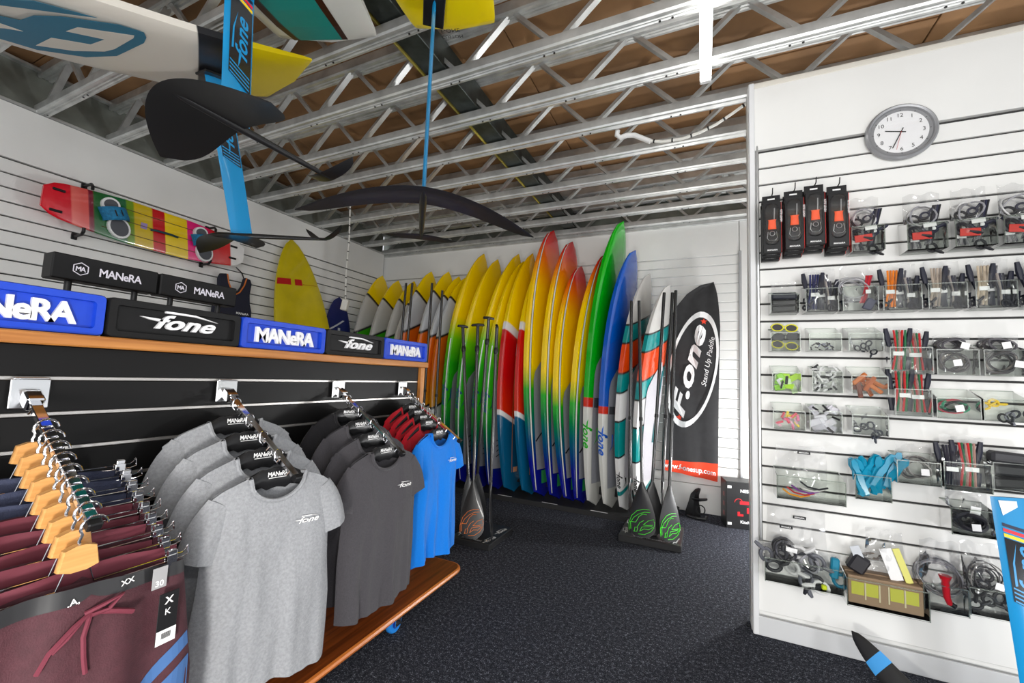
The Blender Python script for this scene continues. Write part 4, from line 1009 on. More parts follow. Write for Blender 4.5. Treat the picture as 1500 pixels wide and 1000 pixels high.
obj('sticker', M().box((.0135, -.005, .425*L), (.001, .05, .045)), mat('sticker_lilac', s2l(150, 130, 180), .5), kb)
for tz, yy in ((.055, -.075), (.055, .085), (.93, .06), (.93, -.06)):
    obj('fin_screw_plate', M().box((.042, yy, tz*L), (.008, .02, .07), .003), BLACKP, kb)
for (ty, dz) in ((1.50, .195), (1.48, -.20), (2.42, .165), (2.40, -.185)):
    hk = thing('wall_hook', 'black rubber hook gripping the %s edge of the kiteboard near its %s end' % ('upper' if dz > 0 else 'lower', 'red' if ty < 2 else 'white'), 'hook', (-4.52, ty, 2.53+dz), 'hooks holding the kiteboard')
    s = 1 if dz > 0 else -1
    obj('bracket', M().box((0, 0, .012*s), (.02, .035, .05), .004), BLACKP, hk)
    obj('arm', M().tube([(0, 0, .012*s), (.06, 0, .012*s), (.125, 0, .01*s), (.15, 0, -.012*s), (.15, 0, -.04*s)], .011, 8), BLACKP, hk, True)
# big yellow surfboard standing by the left wall
tip = px(427, 350, 0, -4.47); bot = V((-4.02, 3.68, .002)); bd = Board((tip-bot).length, .385, .08, 'point', .0, .5)
sb = stand_board('surfboard', 'large yellow surfboard with red stripe leaning on the left wall', bd, bot, tip, mat('surf_yellow', s2l(206, 186, 4), .35, noise=.08, nscale=6, coat=.3), None, .0,
    [('red_stripe', bd.patch(.805, .83, lambda t: -.98, lambda t: -.40, .004, 2, 6), mat('stripe_red', s2l(190, 16, 20), .4)), ('red_stripe', bd.patch(.805, .83, lambda t: -.22, lambda t: .12, .004, 2, 5), MATS['stripe_red']), ('faint_print', bd.patch(.809, .812, lambda t: .15, lambda t: .85, .004, 1, 5), mat('print_ochre', s2l(176, 130, 10), .5))])
sb['category'] = 'surfboard'
tip = px(497, 435, 0, -4.46); bot = V((-4.40, 4.08, .002)); bd = Board((tip-bot).length, .27, .06, 'round', .0, .6)
nb = stand_board('round_board', 'navy round-nosed board with white strap leaning in the wall corner', bd, bot, tip, mat('board_navy', s2l(18, 34, 104), .35, coat=.3), None, .0,
    [('white_strap', bd.patch(.80, .865, lambda t: -.9+(t-.80)*18, lambda t: -.7+(t-.80)*18, .006, 6, 2), mat('strap_white', (.62, .64, .7), .6)), ('white_strap', bd.patch(.74, .82, lambda t: -.1, lambda t: .08, .006, 3, 2), MATS['strap_white'])])
nb['category'] = 'board'
# vest
v = thing('buoyancy_vest', 'navy vest with orange trim hanging beside the black sign', 'vest', (-4.455, 2.70, 1.72))
ol = [(-.20, 0), (.20, 0), (.19, .22), (.165, .30), (.155, .40), (.165, .52), (.15, .56), (.10, .57), (.08, .48), (.04, .40), (0, .37), (-.04, .40), (-.08, .48), (-.10, .57), (-.15, .56), (-.165, .52), (-.155, .40), (-.165, .30), (-.19, .22)]
mxv = frame((0, 0, 0), (0, 1, 0), (0, 0, 1))
obj('front_panel', M().loft([[(x*s, .28+(y-.28)*s, z) for x, y in ol] for z, s in ((-.03, .97), (-.015, 1), (.015, 1), (.032, .96))], True, True, mxv), mat('vest_navy', s2l(26, 28, 46), .8), v, True)
for s in (-1, 1): obj('trim', M().tube([mxv @ V((s*x, y, .034)) for x, y in ((.10, .565), (.08, .48), (.04, .40), (0, .37))], .007, 6), mat('trim_orange', s2l(206, 110, 40), .6), v, True)
obj('lettering', letters(M(), 'MANeRA', .024, mxv @ Matrix.Translation((.09, .17, .033)), 0, 0, .03), WPRINT, v)
obj('hanger_loop', M().tube([(-.04, .12, .56), (-.06, .10, .63), (.0, .0, .66)], .006, 6), BLACKP, v)
# ================================================================ foil standing by the partition
ft, fbm = px(1450, 725, 1, 2.40), px(1493, 1000, 1, 2.40)
ud = (ft-fbm).normalized(); fo = ft-ud*.845+V((.060, 0, 0))
hydrofoil('blue-masted hydrofoil with triangle sticker standing on the floor by the slat partition', fo, (-1, .06, 0), ud, .845, .118, (.40, .66), .50, .13, .05, .03, (.16, -.30), .36, -.06, stick=True, grp=None, plate=False)
# spare wing leaning on the partition foot
wt, wb_ = px(1247, 938, 1, 2.62), px(1330, 1075, 1, 2.62)
t = thing('spare_wing', 'black foil wing tip with blue band leaning at the foot of the slat partition', 'wing', mx=frame(V((wb_.x, 2.50, .0)), V((0, 0, 1)), V((1, 0, 0))))
z_ = V((wt.x-wb_.x, .20, max(wt.z, .12)))
L_ = z_.length; za = z_.normalized(); xa = V((0, -1, 0)); xa = (xa-za*xa.dot(za)).normalized(); ya = za.cross(xa)
t.matrix_world = Matrix(((xa.x, ya.x, za.x, wb_.x), (xa.y, ya.y, za.y, 2.46), (xa.z, ya.z, za.z, .012), (0, 0, 0, 1)))
def ws(q):
    w = .052*(1-q**2.6)**.6+.002; c = .02*q*q
    return [(.010*math.cos(a)*(1-.7*q), c+w*math.sin(a), q*L_) for a in [2*math.pi*k/14 for k in range(14)]]
obj('blade', M().loft([ws(i/14) for i in range(15)]), CARBON, t, True)
o = obj('blue_band', M().loft([[(x*1.12, y*1.03, z) for x, y, z in ws(q)] for q in (.50, .56, .62, .66)], False), mat('band_blue', s2l(70, 160, 230), .35), t, True)
# ================================================================ clock
t = thing('wall_clock', 'round grey-rimmed wall clock with black numerals on the slat partition', 'clock', (.962, YP-.002, 2.738))
mx = Matrix(((1, 0, 0, 0), (0, 0, -1, 0), (0, 1, 0, 0), (0, 0, 0, 1)))
obj('rim', M().lathe([(.10, 0), (.145, 0), (.153, .010), (.151, .026), (.143, .033), (.134, .030), (.130, .020), (.10, .018)], 48, mx, False), mat('clock_rim', s2l(150, 151, 154), .35, .4), t, True)
obj('dial', M().lathe([(.0005, .019), (.132, .019)], 48, mx, False), mat('dial_white', (.83, .83, .84), .5), t)
num = mat('numeral_black', (.02, .02, .02), .5)
for h in range(1, 13):
    a = math.radians(30*h); r = .094
    obj('numeral', letters(M(), str(h), .021, frame((r*math.sin(a), -.0202, r*math.cos(a)-.0105), (1, 0, 0), (0, 0, 1)), 0, 0, .0), num, t)
    obj('hour_mark', M().box((0, -.0202, .119), (.002, .0006, .009), 0, Matrix.Rotation(a, 4, 'Y')), num, t)
def hand(nm, ang, l, back, w, ml, y): obj(nm, M().box((0, y, (l-back)/2), (w, .0012, l+back), 0, Matrix.Rotation(math.radians(ang), 4, 'Y')), ml, t)
hand('hour_hand', 283, .068, .02, .0045, num, -.0215); hand('minute_hand', 204, .095, .022, .0045, num, -.023)
hand('second_hand', 193, .10, .0, .0012, mat('hand_red', s2l(210, 40, 50), .4), -.0245)
obj('glass', M().lathe([(.0005, .029), (.133, .029)], 32, mx, False), clear('glass_thin', .0), t)
# ================================================================ boxed leashes on pegs
KB = mat('pack_black', (.007, .007, .008), .42, spec=.3); PR = mat('pack_red', s2l(226, 50, 40), .45); PO = mat('pack_orange', s2l(238, 92, 44), .45)
BL = clear('blister', .02, (1, 1, 1), .06, ior=1.3)
pk = None
for ci, (x, z) in enumerate(((.352, 2.262), (.458, 2.275), (.553, 2.292), (.655, 2.272))):
    t = thing('wall_peg', 'black peg in the slat partition carrying boxed leashes, '+['by the wall end', 'second from the wall end', 'third from the wall end', 'fourth from the wall end'][ci], 'peg', (x, YP, z+.165))
    obj('rod', M().tube([(0, -.003, 0), (0, -.155, 0), (0, -.165, .004), (0, -.172, .03)], .0028, 6), BLACKP, t, True)
    obj('clip', M().box((0, -.004, .004), (.02, .008, .04), .002), BLACKP, t)
    for k in range(3):
        lab = 'black and red boxed leash %s on the peg %s' % (['at the front', 'in the middle', 'against the slats'][k], ['by the wall end', 'second from the wall end', 'third from the wall end', 'fourth from the wall end'][ci])
        loc = (x, YP-.118+.038*k, z-.012*k)
        if pk is None:
            pk = thing('leash_box', lab, 'box', loc, 'boxed leashes on pegs')
            obj('card', M().box((0, 0, -.02), (.088, .030, .29), .002), KB, pk)
            obj('hang_tab', M().box((0, .012, .150), (.088, .004, .052), .001), KB, pk)
            obj('tab_slot', M().box((0, .0095, .155), (.035, .0006, .008)), WPRINT, pk)
            obj('red_side', M().box((.0447, 0, -.02), (.0012, .031, .285)), PR, pk)
            obj('blister_window', M().loft([[(xx*s, y, -.0+zz*s) for xx, zz in rrect(.068, .24, .03)] for y, s in ((-.0155, 1), (-.026, .93))], True), BL, pk, True)
            obj('orange_cup', M().loft([[(w*math.cos(a)*.5, -.019+.004*math.sin(a), zz) for a in [2*math.pi*q/12 for q in range(12)]] for w, zz in ((.04, -.03), (.036, 0), (.034, .018), (.042, .024))]), PO, pk, True)
            obj('ring', M().tube([(.012*math.cos(a), -.020, -.055+.013*math.sin(a)) for a in [2*math.pi*q/14 for q in range(15)]], .0022, 5, caps=False), ALU, pk, True)
            obj('loop', M().tube([(-.02, -.02, -.045), (-.024, -.02, -.08), (-.015, -.02, -.095), (.015, -.02, -.095), (.024, -.02, -.08), (.02, -.02, -.045)], .0016, 5), ALU, pk, True)
            obj('cord', M().tube([(.01, -.018, .024), (.012, -.018, .09)], .003, 6), mat('cord_grey', (.3, .3, .3), .5), pk)
            obj('lettering', letters(M(), 'MANeRA', .009, frame((0, -.0156, -.152), (1, 0, 0), (0, 0, 1)), 0, .2, .03), WPRINT, pk)
            obj('side_lettering', letters(M(), 'KITE LEASH', .010, frame((.040, -.0156, .045), (0, 0, -1), (1, 0, 0)), 0, 0, .02), WPRINT, pk)
        else: dup(pk, loc, lab)
# ================================================================ clear bins and what is in them
ACR = clear('clear_acrylic', .0, (.955, .965, .955), .03, ior=1.22)
ACE = clear('acrylic_edge', .06, (.78, .82, .78), .1, .10, (.62, .66, .6))
BAG = clear('clear_bag', .02, (.95, .95, .95), .10, .022, (.78, .78, .80), 1.3)
YF = 2.695
R = random.Random(21)
def bin_(lab, x0, x1, zb, hf=.085, hb=.13, dep=.095, group='clear bins on the slat partition'):
    w = x1-x0; yc = YP-dep/2
    t = thing('acrylic_bin', lab, 'bin', ((x0+x1)/2, YP-.004, zb), group)
    e = .003
    obj('base_panel', M().box((0, -dep/2, e/2), (w, dep, e)), ACR, t)
    obj('front_panel', M().box((0, -dep-.012, hf/2), (w, e, hf), 0, Matrix.Rotation(0, 4, 'X')), ACR, t)
    obj('back_panel', M().box((0, -.003, hb/2), (w, e, hb)), ACR, t)
    for s in (-1, 1):
        obj('side_panel', M().prism([(0, 0), (-dep-.012, 0), (-dep-.012, hf), (0, hb)], e, Matrix(((0, 0, 1, s*w/2-e/2), (1, 0, 0, 0), (0, 1, 0, 0), (0, 0, 0, 1)))), ACR, t)
        obj('corner_edge', M().box((s*w/2, -dep-.012, hf/2), (.004, .004, hf)), ACE, t)
    obj('front_lip', M().box((0, -dep-.012, hf), (w, .005, .004)), ACE, t)
    obj('hanging_lip', M().box((0, .002, hb), (w, .01, .004)), ACE, t)
    return t
def bag(lab, x, z, w, h, d=.05, seed=0, y=None, grp='clear plastic bags', logo=0):
    r = random.Random(seed); y = YP-.055 if y is None else y
    t = thing('plastic_bag', lab, 'bag', (x, y, z), grp)
    N, K = 10, 12; ph = [r.uniform(0, 6) for _ in range(8)]; m = M(); v = []
    for fr in (1, -1):
        vv = []
        for i in range(N+1):
            for k in range(K+1):
                s, u = -1+2*i/N, k/K
                e = (1-abs(s)**2.5)*(1-abs(2*u-.8)**2.2 if u < .9 else .25*(1-u)*10*.2)
                e = max(0, e)
                b = .006*math.sin(7*s+5*u+ph[0])+.005*math.sin(13*u-6*s+ph[1])+r.uniform(-.003, .003)
                vv.append((s*w/2*(1+.05*math.sin(4*u+ph[2])), -fr*(d/2*e)+b*(e+.15), h*u*(1-.05*math.sin(3*s+ph[3])**2)))
        m.add(vv, [(i*(K+1)+k, (i+1)*(K+1)+k, (i+1)*(K+1)+k+1, i*(K+1)+k+1)[::fr] for i in range(N) for k in range(K)])
    obj('film', m, BAG, t, True)
    for q in range(logo):
        obj('printed_label', M().box((w*(.05-.22*q), -d*.25-.012, h*(.86-.16*q)), (.058, .001, .016), 0), BLACKP, t)
        obj('label_lettering', letters(M(), 'MANeRA', .008, frame((w*(.05-.22*q), -d*.25-.0132, h*(.86-.16*q)-.004), (1, 0, 0), (0, 0, 1)), 0, .1, .02), WPRINT, t)
    return t
def colm(c): return mat('stuff_%d_%d_%d' % c, s2l(*c), .5)
def coil(lab, x, y, z, r, c, n=5, rt=.0035, flat=.55, grp='coiled lines in clear bins', ticket=True, seed=0):
    q = random.Random(seed+int(x*1000)); t = thing('line_coil', lab, 'coil', (x, y, z), grp)
    for j in range(n):
        a0 = q.uniform(0, 6); rr = r*q.uniform(.65, 1); P = []; ty = q.uniform(-.35, .35)
        for k in range(17):
            a = a0+2*math.pi*k/16
            P.append((rr*math.cos(a), -.012*j+.006*n+.012*math.sin(2*a+a0), r+rr*flat*1.6*math.sin(a+ty)*(.8)))
        cc = c[j % len(c)]
        obj('loop', M().tube(P, rt, 5, caps=False), colm(cc), t, True)
    if ticket: obj('paper_label', M().box((q.uniform(-.3, .3)*r, -.012*n, r*.9), (.03, .001, .03), 0, Matrix.Rotation(q.uniform(-.3, .3), 4, 'Y')), WPRINT, t)
    return t
def bundle(lab, x, y, z, w, h, cols, grp='wound line sets in clear bins', seed=0, ends=True, lean=0):
    """lines wound on a card, black floats at the ends, white paper band"""
    q = random.Random(seed); t = thing('line_set', lab, 'line set', (x, y, z), grp)
    n = max(4, int(w/.009))
    for k in range(n):
        xx = -w/2+w*(k+.5)/n; b = q.uniform(-.004, .004)
        obj('strand', M().tube([(xx*1.1+lean*-.5, .0, .01), (xx*.8+b, -.012, h*.5), (xx*1.15+lean*.5, 0, h-.005)], .0046, 5), colm(cols[k % len(cols)]), t, True)
    if ends:
        for s in (-1, 1):
            obj('float', M().tube([(s*(w/2+.010), .004, h*.55), (s*(w/2+.018), .004, h*.8), (s*(w/2+.024), .004, h*1.02)], [.008, .013, .009], 8), colm((30, 32, 48)), t, True)
            obj('float', M().tube([(s*(w/2+.008), .008, .0+.012), (s*(w/2+.014), .006, h*.35)], [.011, .012], 8), colm((30, 32, 48)), t, True)
    obj('paper_band', M().box((q.uniform(-.01, .01), -.018, h*.42), (w*.85, .001, .020)), WPRINT, t)
    return t
def bits(name, lab, cat, x0, x1, z0, z1, n, mk, cols, grp, y=2.745, seed=0):
    """a pile of small separate items"""
    q = random.Random(seed); base = {}
    for i in range(n):
        c = cols[i % len(cols)]
        loc = (q.uniform(x0, x1), y+q.uniform(-.025, .03), q.uniform(z0, z1))
        if c not in base: base[c] = tag(obj(name, mk(), colm(c)), lab, cat, grp); o = base[c]
        else: o = base[c].copy(); COL.objects.link(o)
        o.location = loc; o.rotation_euler = (q.uniform(-.6, .6), q.uniform(-1.5, 1.5), q.uniform(-.5, .5))
def clipm(l=.028, w=.009, h=.005): return lambda: M().box((0, 0, 0), (l, h, w), .002).box((l*.35, -.004, 0), (l*.2, .004, w*.8), .001)
def block(lab, x, y, z, w, h, d, c, cat='part', name='spare_part', rot=0, grp=None):
    o = tag(obj(name, M().box((0, 0, h/2), (w, d, h), min(w, h, d)*.2), colm(c)), lab, cat, grp); o.location = (x, y, z); o.rotation_euler = (0, rot, 0); return o
def spare(lab, x, y, z, r, c, rot=0, grp='black moulded spares in clear bins'):
    """moulded fitting: ring plus lug"""
    t = thing('moulded_spare', lab, 'spare part', (x, y, z), grp); t.rotation_euler = (0, rot, 0)
    obj('ring', M().tube([(r*math.cos(a), 0, r+r*.8*math.sin(a)) for a in [2*math.pi*k/14 for k in range(15)]], r*.28, 7, caps=False), colm(c), t, True)
    obj('lug', M().tube([(r*.8, -.004, r*1.2), (r*1.7, -.008, r*1.8), (r*2.1, -.006, r*2.2)], [r*.3, r*.34, r*.2], 7), colm(c), t, True)
    return t
S = .0035
# --- row 1
for i, (x0, x1, zb, lab) in enumerate(((.715, .850, 2.08, 'beside the boxed leashes'), (.94, 1.09, 2.068, 'under the clock'), (1.12, 1.265, 2.068, 'right of the bin under the clock'), (1.29, 1.435, 2.068, 'at the far end'))):
    xc = (x0+x1)/2
    bin_('clear top-row bin of leash sets '+lab, x0, x1, zb, .13, .16)
    bag('clear bag of leash parts, top-row bin '+lab, xc, zb+.01, (x1-x0)*.92, .30, .06, i)
    coil('pale tube coil in the top row bin '+lab, xc, YP-.06, zb+.12, .062, [(205, 205, 205), (150, 150, 155)], 4, .004, .8, ticket=False, seed=i)
    o = block('red card label in the top row bin '+lab, xc-.01, YP-.085, zb+.055, .075, .038, .004, (206, 50, 40), 'label', 'card_label', .06*i-.08)
    spare('black chicken-loop part in the top row bin '+lab, xc-.04, YP-.06, zb+.15, .022, (26, 27, 34), .5)
    spare('black release handle in the top row bin '+lab, xc+.02, YP-.06, zb+.17, .018, (36, 38, 60), -.4)
    spare('dark lower fitting in the top row bin '+lab, xc+.01, YP-.07, zb+.006, .022, (24, 25, 30), 1.2)
    spare('large black harness loop in the top row bin '+lab, xc-.055, YP-.075, zb+.075, .03, (30, 30, 40), .9)
    spare('navy bar end in the top row bin '+lab, xc+.02, YP-.075, zb+.085, .028, (34, 36, 58), .2)
    bundle('black depower straps in the top row bin '+lab, xc+.04, YP-.06, zb+.02, .03, .22, [(28, 28, 34), (70, 68, 76), (40, 42, 66)], seed=200+i, ends=False, lean=.04)
    bundle('grey depower straps in the top row bin '+lab, xc-.035, YP-.05, zb+.01, .04, .12, [(60, 58, 66), (120, 116, 120), (36, 36, 44)], seed=210+i, ends=False, lean=-.03)
    block('white price ticket in the top row bin '+lab, xc+.02, YP-.092, zb+.115, .05, .02, .002, (235, 235, 235), 'ticket', 'price_ticket', -.12)
# --- row 2
bin_('clear bin of black pouches below the boxed leashes', .345, .478, 1.765, .10, .13)
for k in range(3): block(['lowest', 'middle', 'topmost'][k]+' black pouch in the bin below the boxed leashes', .411, YP-.05-.004*k, 1.771+.036*k, .118, .034, .07, ((16, 15, 18), (22, 19, 22), (34, 35, 50))[k], 'pouch', 'pouch', .03*(k-1))
bag('clear bag of pouches below the boxed leashes', .411, 1.775, .12, .17, .05, 31)
for i, (x0, x1, lab, c) in enumerate(((.508, .650, 'with navy webbing', (40, 44, 92)), (.670, .815, 'with red and navy webbing', (190, 30, 40)), (.836, .985, 'with orange webbing', (236, 130, 20)), (1.01, 1.15, 'with beige webbing', (178, 164, 150)), (1.18, 1.32, 'with cream webbing', (196, 180, 158)), (1.35, 1.49, 'with grey webbing', (120, 120, 126)))):
    xc = (x0+x1)/2; bin_('clear second-row bin '+lab, x0, x1, 1.765, .125, .15)
    if i == 1:
        coil('clear tube coil in the second-row bin '+lab, xc-.02, YP-.06, 1.80, .085, [(170, 170, 175)], 6, .003, .65, ticket=False, seed=40)
        bundle('red webbing in the second-row bin', xc+.035, YP-.07, 1.80, .025, .16, [c, (150, 30, 50)], seed=42, ends=False, lean=.03)
        block('navy buckle in the second-row bin with red webbing', xc+.03, YP-.08, 1.775, .04, .06, .02, (30, 34, 70), 'buckle', 'buckle', .5)
    else:
        bundle('webbing set in the second-row bin '+lab, xc-.03, YP-.07, 1.775, .042, .205, [c, tuple(int(q*.85) for q in c)], seed=43+i, lean=.012)
        bundle('dark webbing in the second-row bin '+lab, xc+.04, YP-.055, 1.772, .036, .17, [(62, 60, 70), (176, 166, 160), (34, 36, 60)], seed=53+i, lean=-.01)
    if i != 1:
        bundle('pale webbing at the back of the second-row bin '+lab, xc+.008, YP-.035, 1.775, .05, .21, [(140, 134, 136), (90, 88, 96), (176, 170, 166)], seed=153+i, ends=False, lean=.02)
        for e in (-1, 1): spare('black webbing buckle on the %s of the second-row bin ' % ('near side' if e < 0 else 'far side')+lab, xc+.045*e-.012, YP-.08, 1.776, .018, (28, 28, 38), .6*e+.3)
    bag('clear bag in the second-row bin '+lab, xc, 1.772, (x1-x0)*.95, .245, .07, 33+i)
# --- row 3
def sunglasses(lab, x, y, z, rot, c1, c2):
    t = thing('sunglasses', lab, 'sunglasses', (x, y, z), 'sunglasses in a bin'); t.rotation_euler = (0, rot, 0)
    for s in (-1, 1):
        obj('frame', M().tube([(s*.033+.028*math.cos(a), 0, .02*math.sin(a)) for a in [2*math.pi*k/16 for k in range(17)]], .0035, 6, caps=False), colm(c1), t, True)
        obj('lens', M().add([(s*.033+.027*math.cos(a), -.001, .019*math.sin(a)) for a in [2*math.pi*k/16 for k in range(16)]], [tuple(range(16))]), colm(c2), t)
        obj('temple', M().tube([(s*.062, 0, .006), (s*.06, .05, .006)], .003, 5), colm(c1), t)
    obj('bridge', M().tube([(-.008, 0, .006), (0, -.002, .010), (.008, 0, .006)], .003, 5), colm(c1), t)
bin_('clear bin of yellow and black sunglasses by the wall end', .343, .478, 1.552, .10, .13)
sunglasses('yellow sunglasses on top of the bin by the wall end', .41, YP-.085, 1.682, .08, (226, 220, 10), (24, 18, 18))
sunglasses('black sunglasses in the middle of the bin by the wall end', .415, YP-.085, 1.632, -.1, (28, 30, 36), (36, 36, 42))
sunglasses('yellow and black sunglasses at the bottom of the bin', .41, YP-.085, 1.585, .15, (200, 196, 20), (30, 30, 34))
bin_('clear bin of small metal shackles in the third row', .52, .658, 1.556, .09, .13)
bits('shackle', 'small dark metal shackle in the third-row bin', 'shackle', .54, .64, 1.563, 1.60, 22, clipm(.020, .006, .006), [(70, 68, 74), (36, 34, 40), (150, 150, 170)], 'shackles in a clear bin', seed=3)
bin_('clear bin of black cleats in the third row', .69, .83, 1.556, .09, .13)
for k in range(4): spare('black cleat %s in the third-row bin' % ['lying lowest', 'standing on edge', 'resting on top', 'leaning on the side'][k], .725+.024*k, YP-.06, 1.566+.02*(k % 3), .014, (30, 34, 46), 1.1+.5*k)
bag('crumpled clear bag with cleats in the third row', .76, 1.562, .12, .12, .05, 61)
RG = [(196, 40, 44), (40, 110, 70), (170, 130, 120)]
for i, (x0, x1, zb) in enumerate(((.855, 1.015, 1.445), (.868, 1.005, 1.238))):
    xc = (x0+x1)/2; lab = ['upper', 'lower'][i]
    bin_('clear bin of red and green line sets, %s of the two' % lab, x0, x1, zb, .13, .15)
    bundle('red and green line set beside the label in the %s line bin' % lab, xc-.035, YP-.075, zb+.01, .05, .215, RG, seed=70+i, lean=.01)
    bundle('red and green line set at the back of the %s line bin' % lab, xc+.03, YP-.06, zb+.01, .055, .20, RG[::-1], seed=80+i, lean=-.01)
    bag('clear bag round the line sets in the %s line bin' % lab, xc, zb+.008, (x1-x0)*.92, .225, .07, 72+i)
for i, (x0, x1) in enumerate(((1.03, 1.178), (1.196, 1.345))):
    xc = (x0+x1)/2; lab = ['beside the red and green lines', 'at the far end'][i]
    bin_('clear bin of grey hose coils '+lab, x0, x1, 1.445, .12, .15)
    coil('lower grey hose coil in the bin '+lab, xc, YP-.05, 1.452, .056, [(96, 92, 96), (70, 68, 72), (150, 140, 134)], 8, .005, .7, seed=90+i)
    coil('upper grey hose coil in the bin '+lab, xc, YP-.05, 1.535, .056, [(88, 86, 92), (60, 58, 64)], 7, .005, .5, seed=95+i)
    bag('clear bag of grey hose in the bin '+lab, xc, 1.452, .14, .19, .07, 97+i)
# --- rows 4 and 5, small bins
bin_('clear bin of lime green sachets', .348, .480, 1.333, .10, .14)
bits('sachet', 'lime green sachet in a clear bin', 'sachet', .37, .46, 1.35, 1.42, 9, lambda: M().box((0, 0, 0), (.055, .006, .032), .003), [(190, 240, 40), (150, 220, 60), (214, 240, 190)], 'lime sachets', seed=11)
bits('printed_tag', 'small black and white tag among the lime sachets', 'tag', .38, .46, 1.36, 1.41, 4, lambda: M().box((0, -.002, 0), (.045, .002, .014), .0005), [(24, 24, 24), (236, 236, 236)], 'tags among lime sachets', y=2.705, seed=12)
bin_('clear bin heaped with white clips', .53, .66, 1.335, .11, .14)
bits('clip', 'small white plastic clip in the heaped bin', 'clip', .545, .645, 1.343, 1.475, 60, clipm(.026, .010, .006), [(226, 226, 226), (214, 214, 216), (232, 232, 232), (40, 40, 44)], 'white clips in a clear bin', seed=13)
bin_('clear bin of orange and brown packets', .697, .842, 1.337, .09, .14)
bits('packet', 'orange and brown packet in a clear bin', 'packet', .73, .81, 1.352, 1.42, 9, lambda: M().box((0, 0, 0), (.085, .012, .022), .004), [(176, 90, 40), (120, 72, 60), (196, 110, 50)], 'orange packets', seed=14)
bin_('clear bin of pink and yellow lures', .35, .494, 1.128, .10, .14)
bits('lure', 'pink or yellow plastic lure in a clear bin', 'lure', .375, .47, 1.14, 1.21, 16, clipm(.034, .012, .008), [(232, 120, 160), (240, 216, 70), (236, 190, 205), (230, 90, 110)], 'lures in a clear bin', seed=15)
bin_('clear bin of white tagged bags', .515, .652, 1.128, .11, .14)
bits('tagged_bag', 'small white bag with black tag in a clear bin', 'bag', .54, .63, 1.145, 1.27, 10, lambda: M().box((0, 0, 0), (.058, .010, .036), .004).box((.008, -.0055, .006), (.03, .001, .010)), [(222, 220, 228), (206, 204, 214)], 'white tagged bags', seed=16)
bits('printed_tag', 'black tag among the white tagged bags', 'tag', .54, .63, 1.14, 1.26, 5, lambda: M().box((0, -.002, 0), (.036, .002, .011), .0005), [(24, 24, 26)], 'tags among white bags', y=2.70, seed=17)
bin_('clear bin of dark valve parts', .695, .838, 1.13, .10, .14)
for k in range(5): spare('dark valve part in the small bin, %s' % ['at the bottom', 'against the side', 'in the middle', 'near the top', 'lying across'][k], .725+.02*k, YP-.062, 1.138+.018*(k % 3), .017, (40, 46, 58), .7*k)
bag('clear bag of dark valve parts', .765, 1.135, .125, .14, .06, 101)
bin_('clear bin with green and red line coil', 1.022, 1.175, 1.236, .10, .14)
coil('green, black and red line coil in its own bin', 1.095, YP-.06, 1.24, .055, [(30, 140, 100), (24, 24, 30), (190, 50, 70)], 8, .0055, .45, seed=110)
bin_('clear bin of yellow and black pump parts', 1.186, 1.335, 1.236, .10, .14)
for k in range(5): spare('pump part %s in the yellow and black bin' % ['in yellow at the back', 'in yellow at the side', 'in black across the middle', 'in grey below', 'in black at the bottom'][k], 1.21+.022*k, YP-.06, 1.245+.02*((k+2) % 4), .018, ((226, 190, 30), (236, 200, 50), (26, 26, 30), (120, 122, 130), (40, 42, 50))[k], .6*k)
# --- row 6
bin_('wide clear bin below the lures', .36, .655, .765, .12, .15, .11)
bag('large clear bag with printed header in the wide bin', .475, .785, .22, .265, .06, 120, logo=1, y=YP-.075)
for k, c in enumerate(((226, 150, 40), (180, 60, 60), (120, 60, 140), (210, 208, 205), (40, 40, 46))):
    o = thing('spare_line', ['orange', 'red', 'purple', 'white', 'black'][k]+' spare line in the wide bin', 'line', (.44+.02*k, YP-.09, .782+.012*k), 'spare lines in the wide bin')
    obj('cord', M().tube([(-.05, 0, .03), (-.02, -.01, .008), (.03, -.008, 0), (.07, 0, .012)], .005, 6), colm(c), o, True)
bin_('clear bin of teal fins', .70, .84, .81, .12, .15)
def finm():
    P = [(-.012, 0), (.012, 0), (.014, .05), (.020, .09), (.016, .13), (.022, .16), (.012, .185), (-.006, .18), (-.014, .15), (-.008, .12), (-.016, .08)]
    return M().loft([[(x*s, y, z) for x, z in P] for y, s in ((-.010, .8), (-.004, 1), (.004, 1), (.010, .8))])
tf = None; q = random.Random(5)
for k in range(13):
    if tf is None: tf = tag(obj('fin_key', finm(), mat('teal_gloss', s2l(6, 140, 176), .2)), 'glossy teal plastic fin tool in the clear bin', 'fin tool', 'teal fin tools'); o = tf
    else: o = tf.copy(); COL.objects.link(o)
    o.location = (.715+.0095*k, YP-.04-.045*q.random(), .822+.07*q.random()); o.rotation_euler = (q.uniform(-.15, .15), q.uniform(-.55, .55), q.uniform(-.7, .7))
bin_('clear bin with bagged grey cable beside the teal fins', .865, 1.025, .912, .11, .14)
coil('grey cable loop beside the teal fins', .955, YP-.06, .925, .058, [(60, 58, 60), (110, 106, 104), (150, 146, 144)], 6, .0045, .75, seed=130)
bag('clear bag round the grey cable loop', .945, .92, .14, .19, .06, 131)
bin_('clear bin with black floats and red line set', 1.037, 1.20, .905, .13, .15)
bundle('red and green line set between black floats', 1.135, YP-.07, .915, .055, .215, RG, seed=132)
bundle('black line set beside the red and green one', 1.075, YP-.07, .915, .05, .20, [(30, 28, 40), (46, 44, 56)], seed=133)
bag('clear bag round the black and red line sets', 1.12, .912, .15, .25, .07, 134)
bin_('clear bin of black moulded cases', 1.205, 1.35, .93, .12, .15)
for k in range(3): block('black moulded case %s in its bin' % ['lowest', 'in the middle', 'uppermost'][k], 1.278, YP-.06, .936+.055*k, .13, .05, .06, ((20, 20, 22), (34, 34, 38), (54, 54, 58))[k], 'case', 'moulded_case', .06*(k-1))
bin_('clear bin hanging below the red line set', 1.055, 1.205, .705, .12, .14)
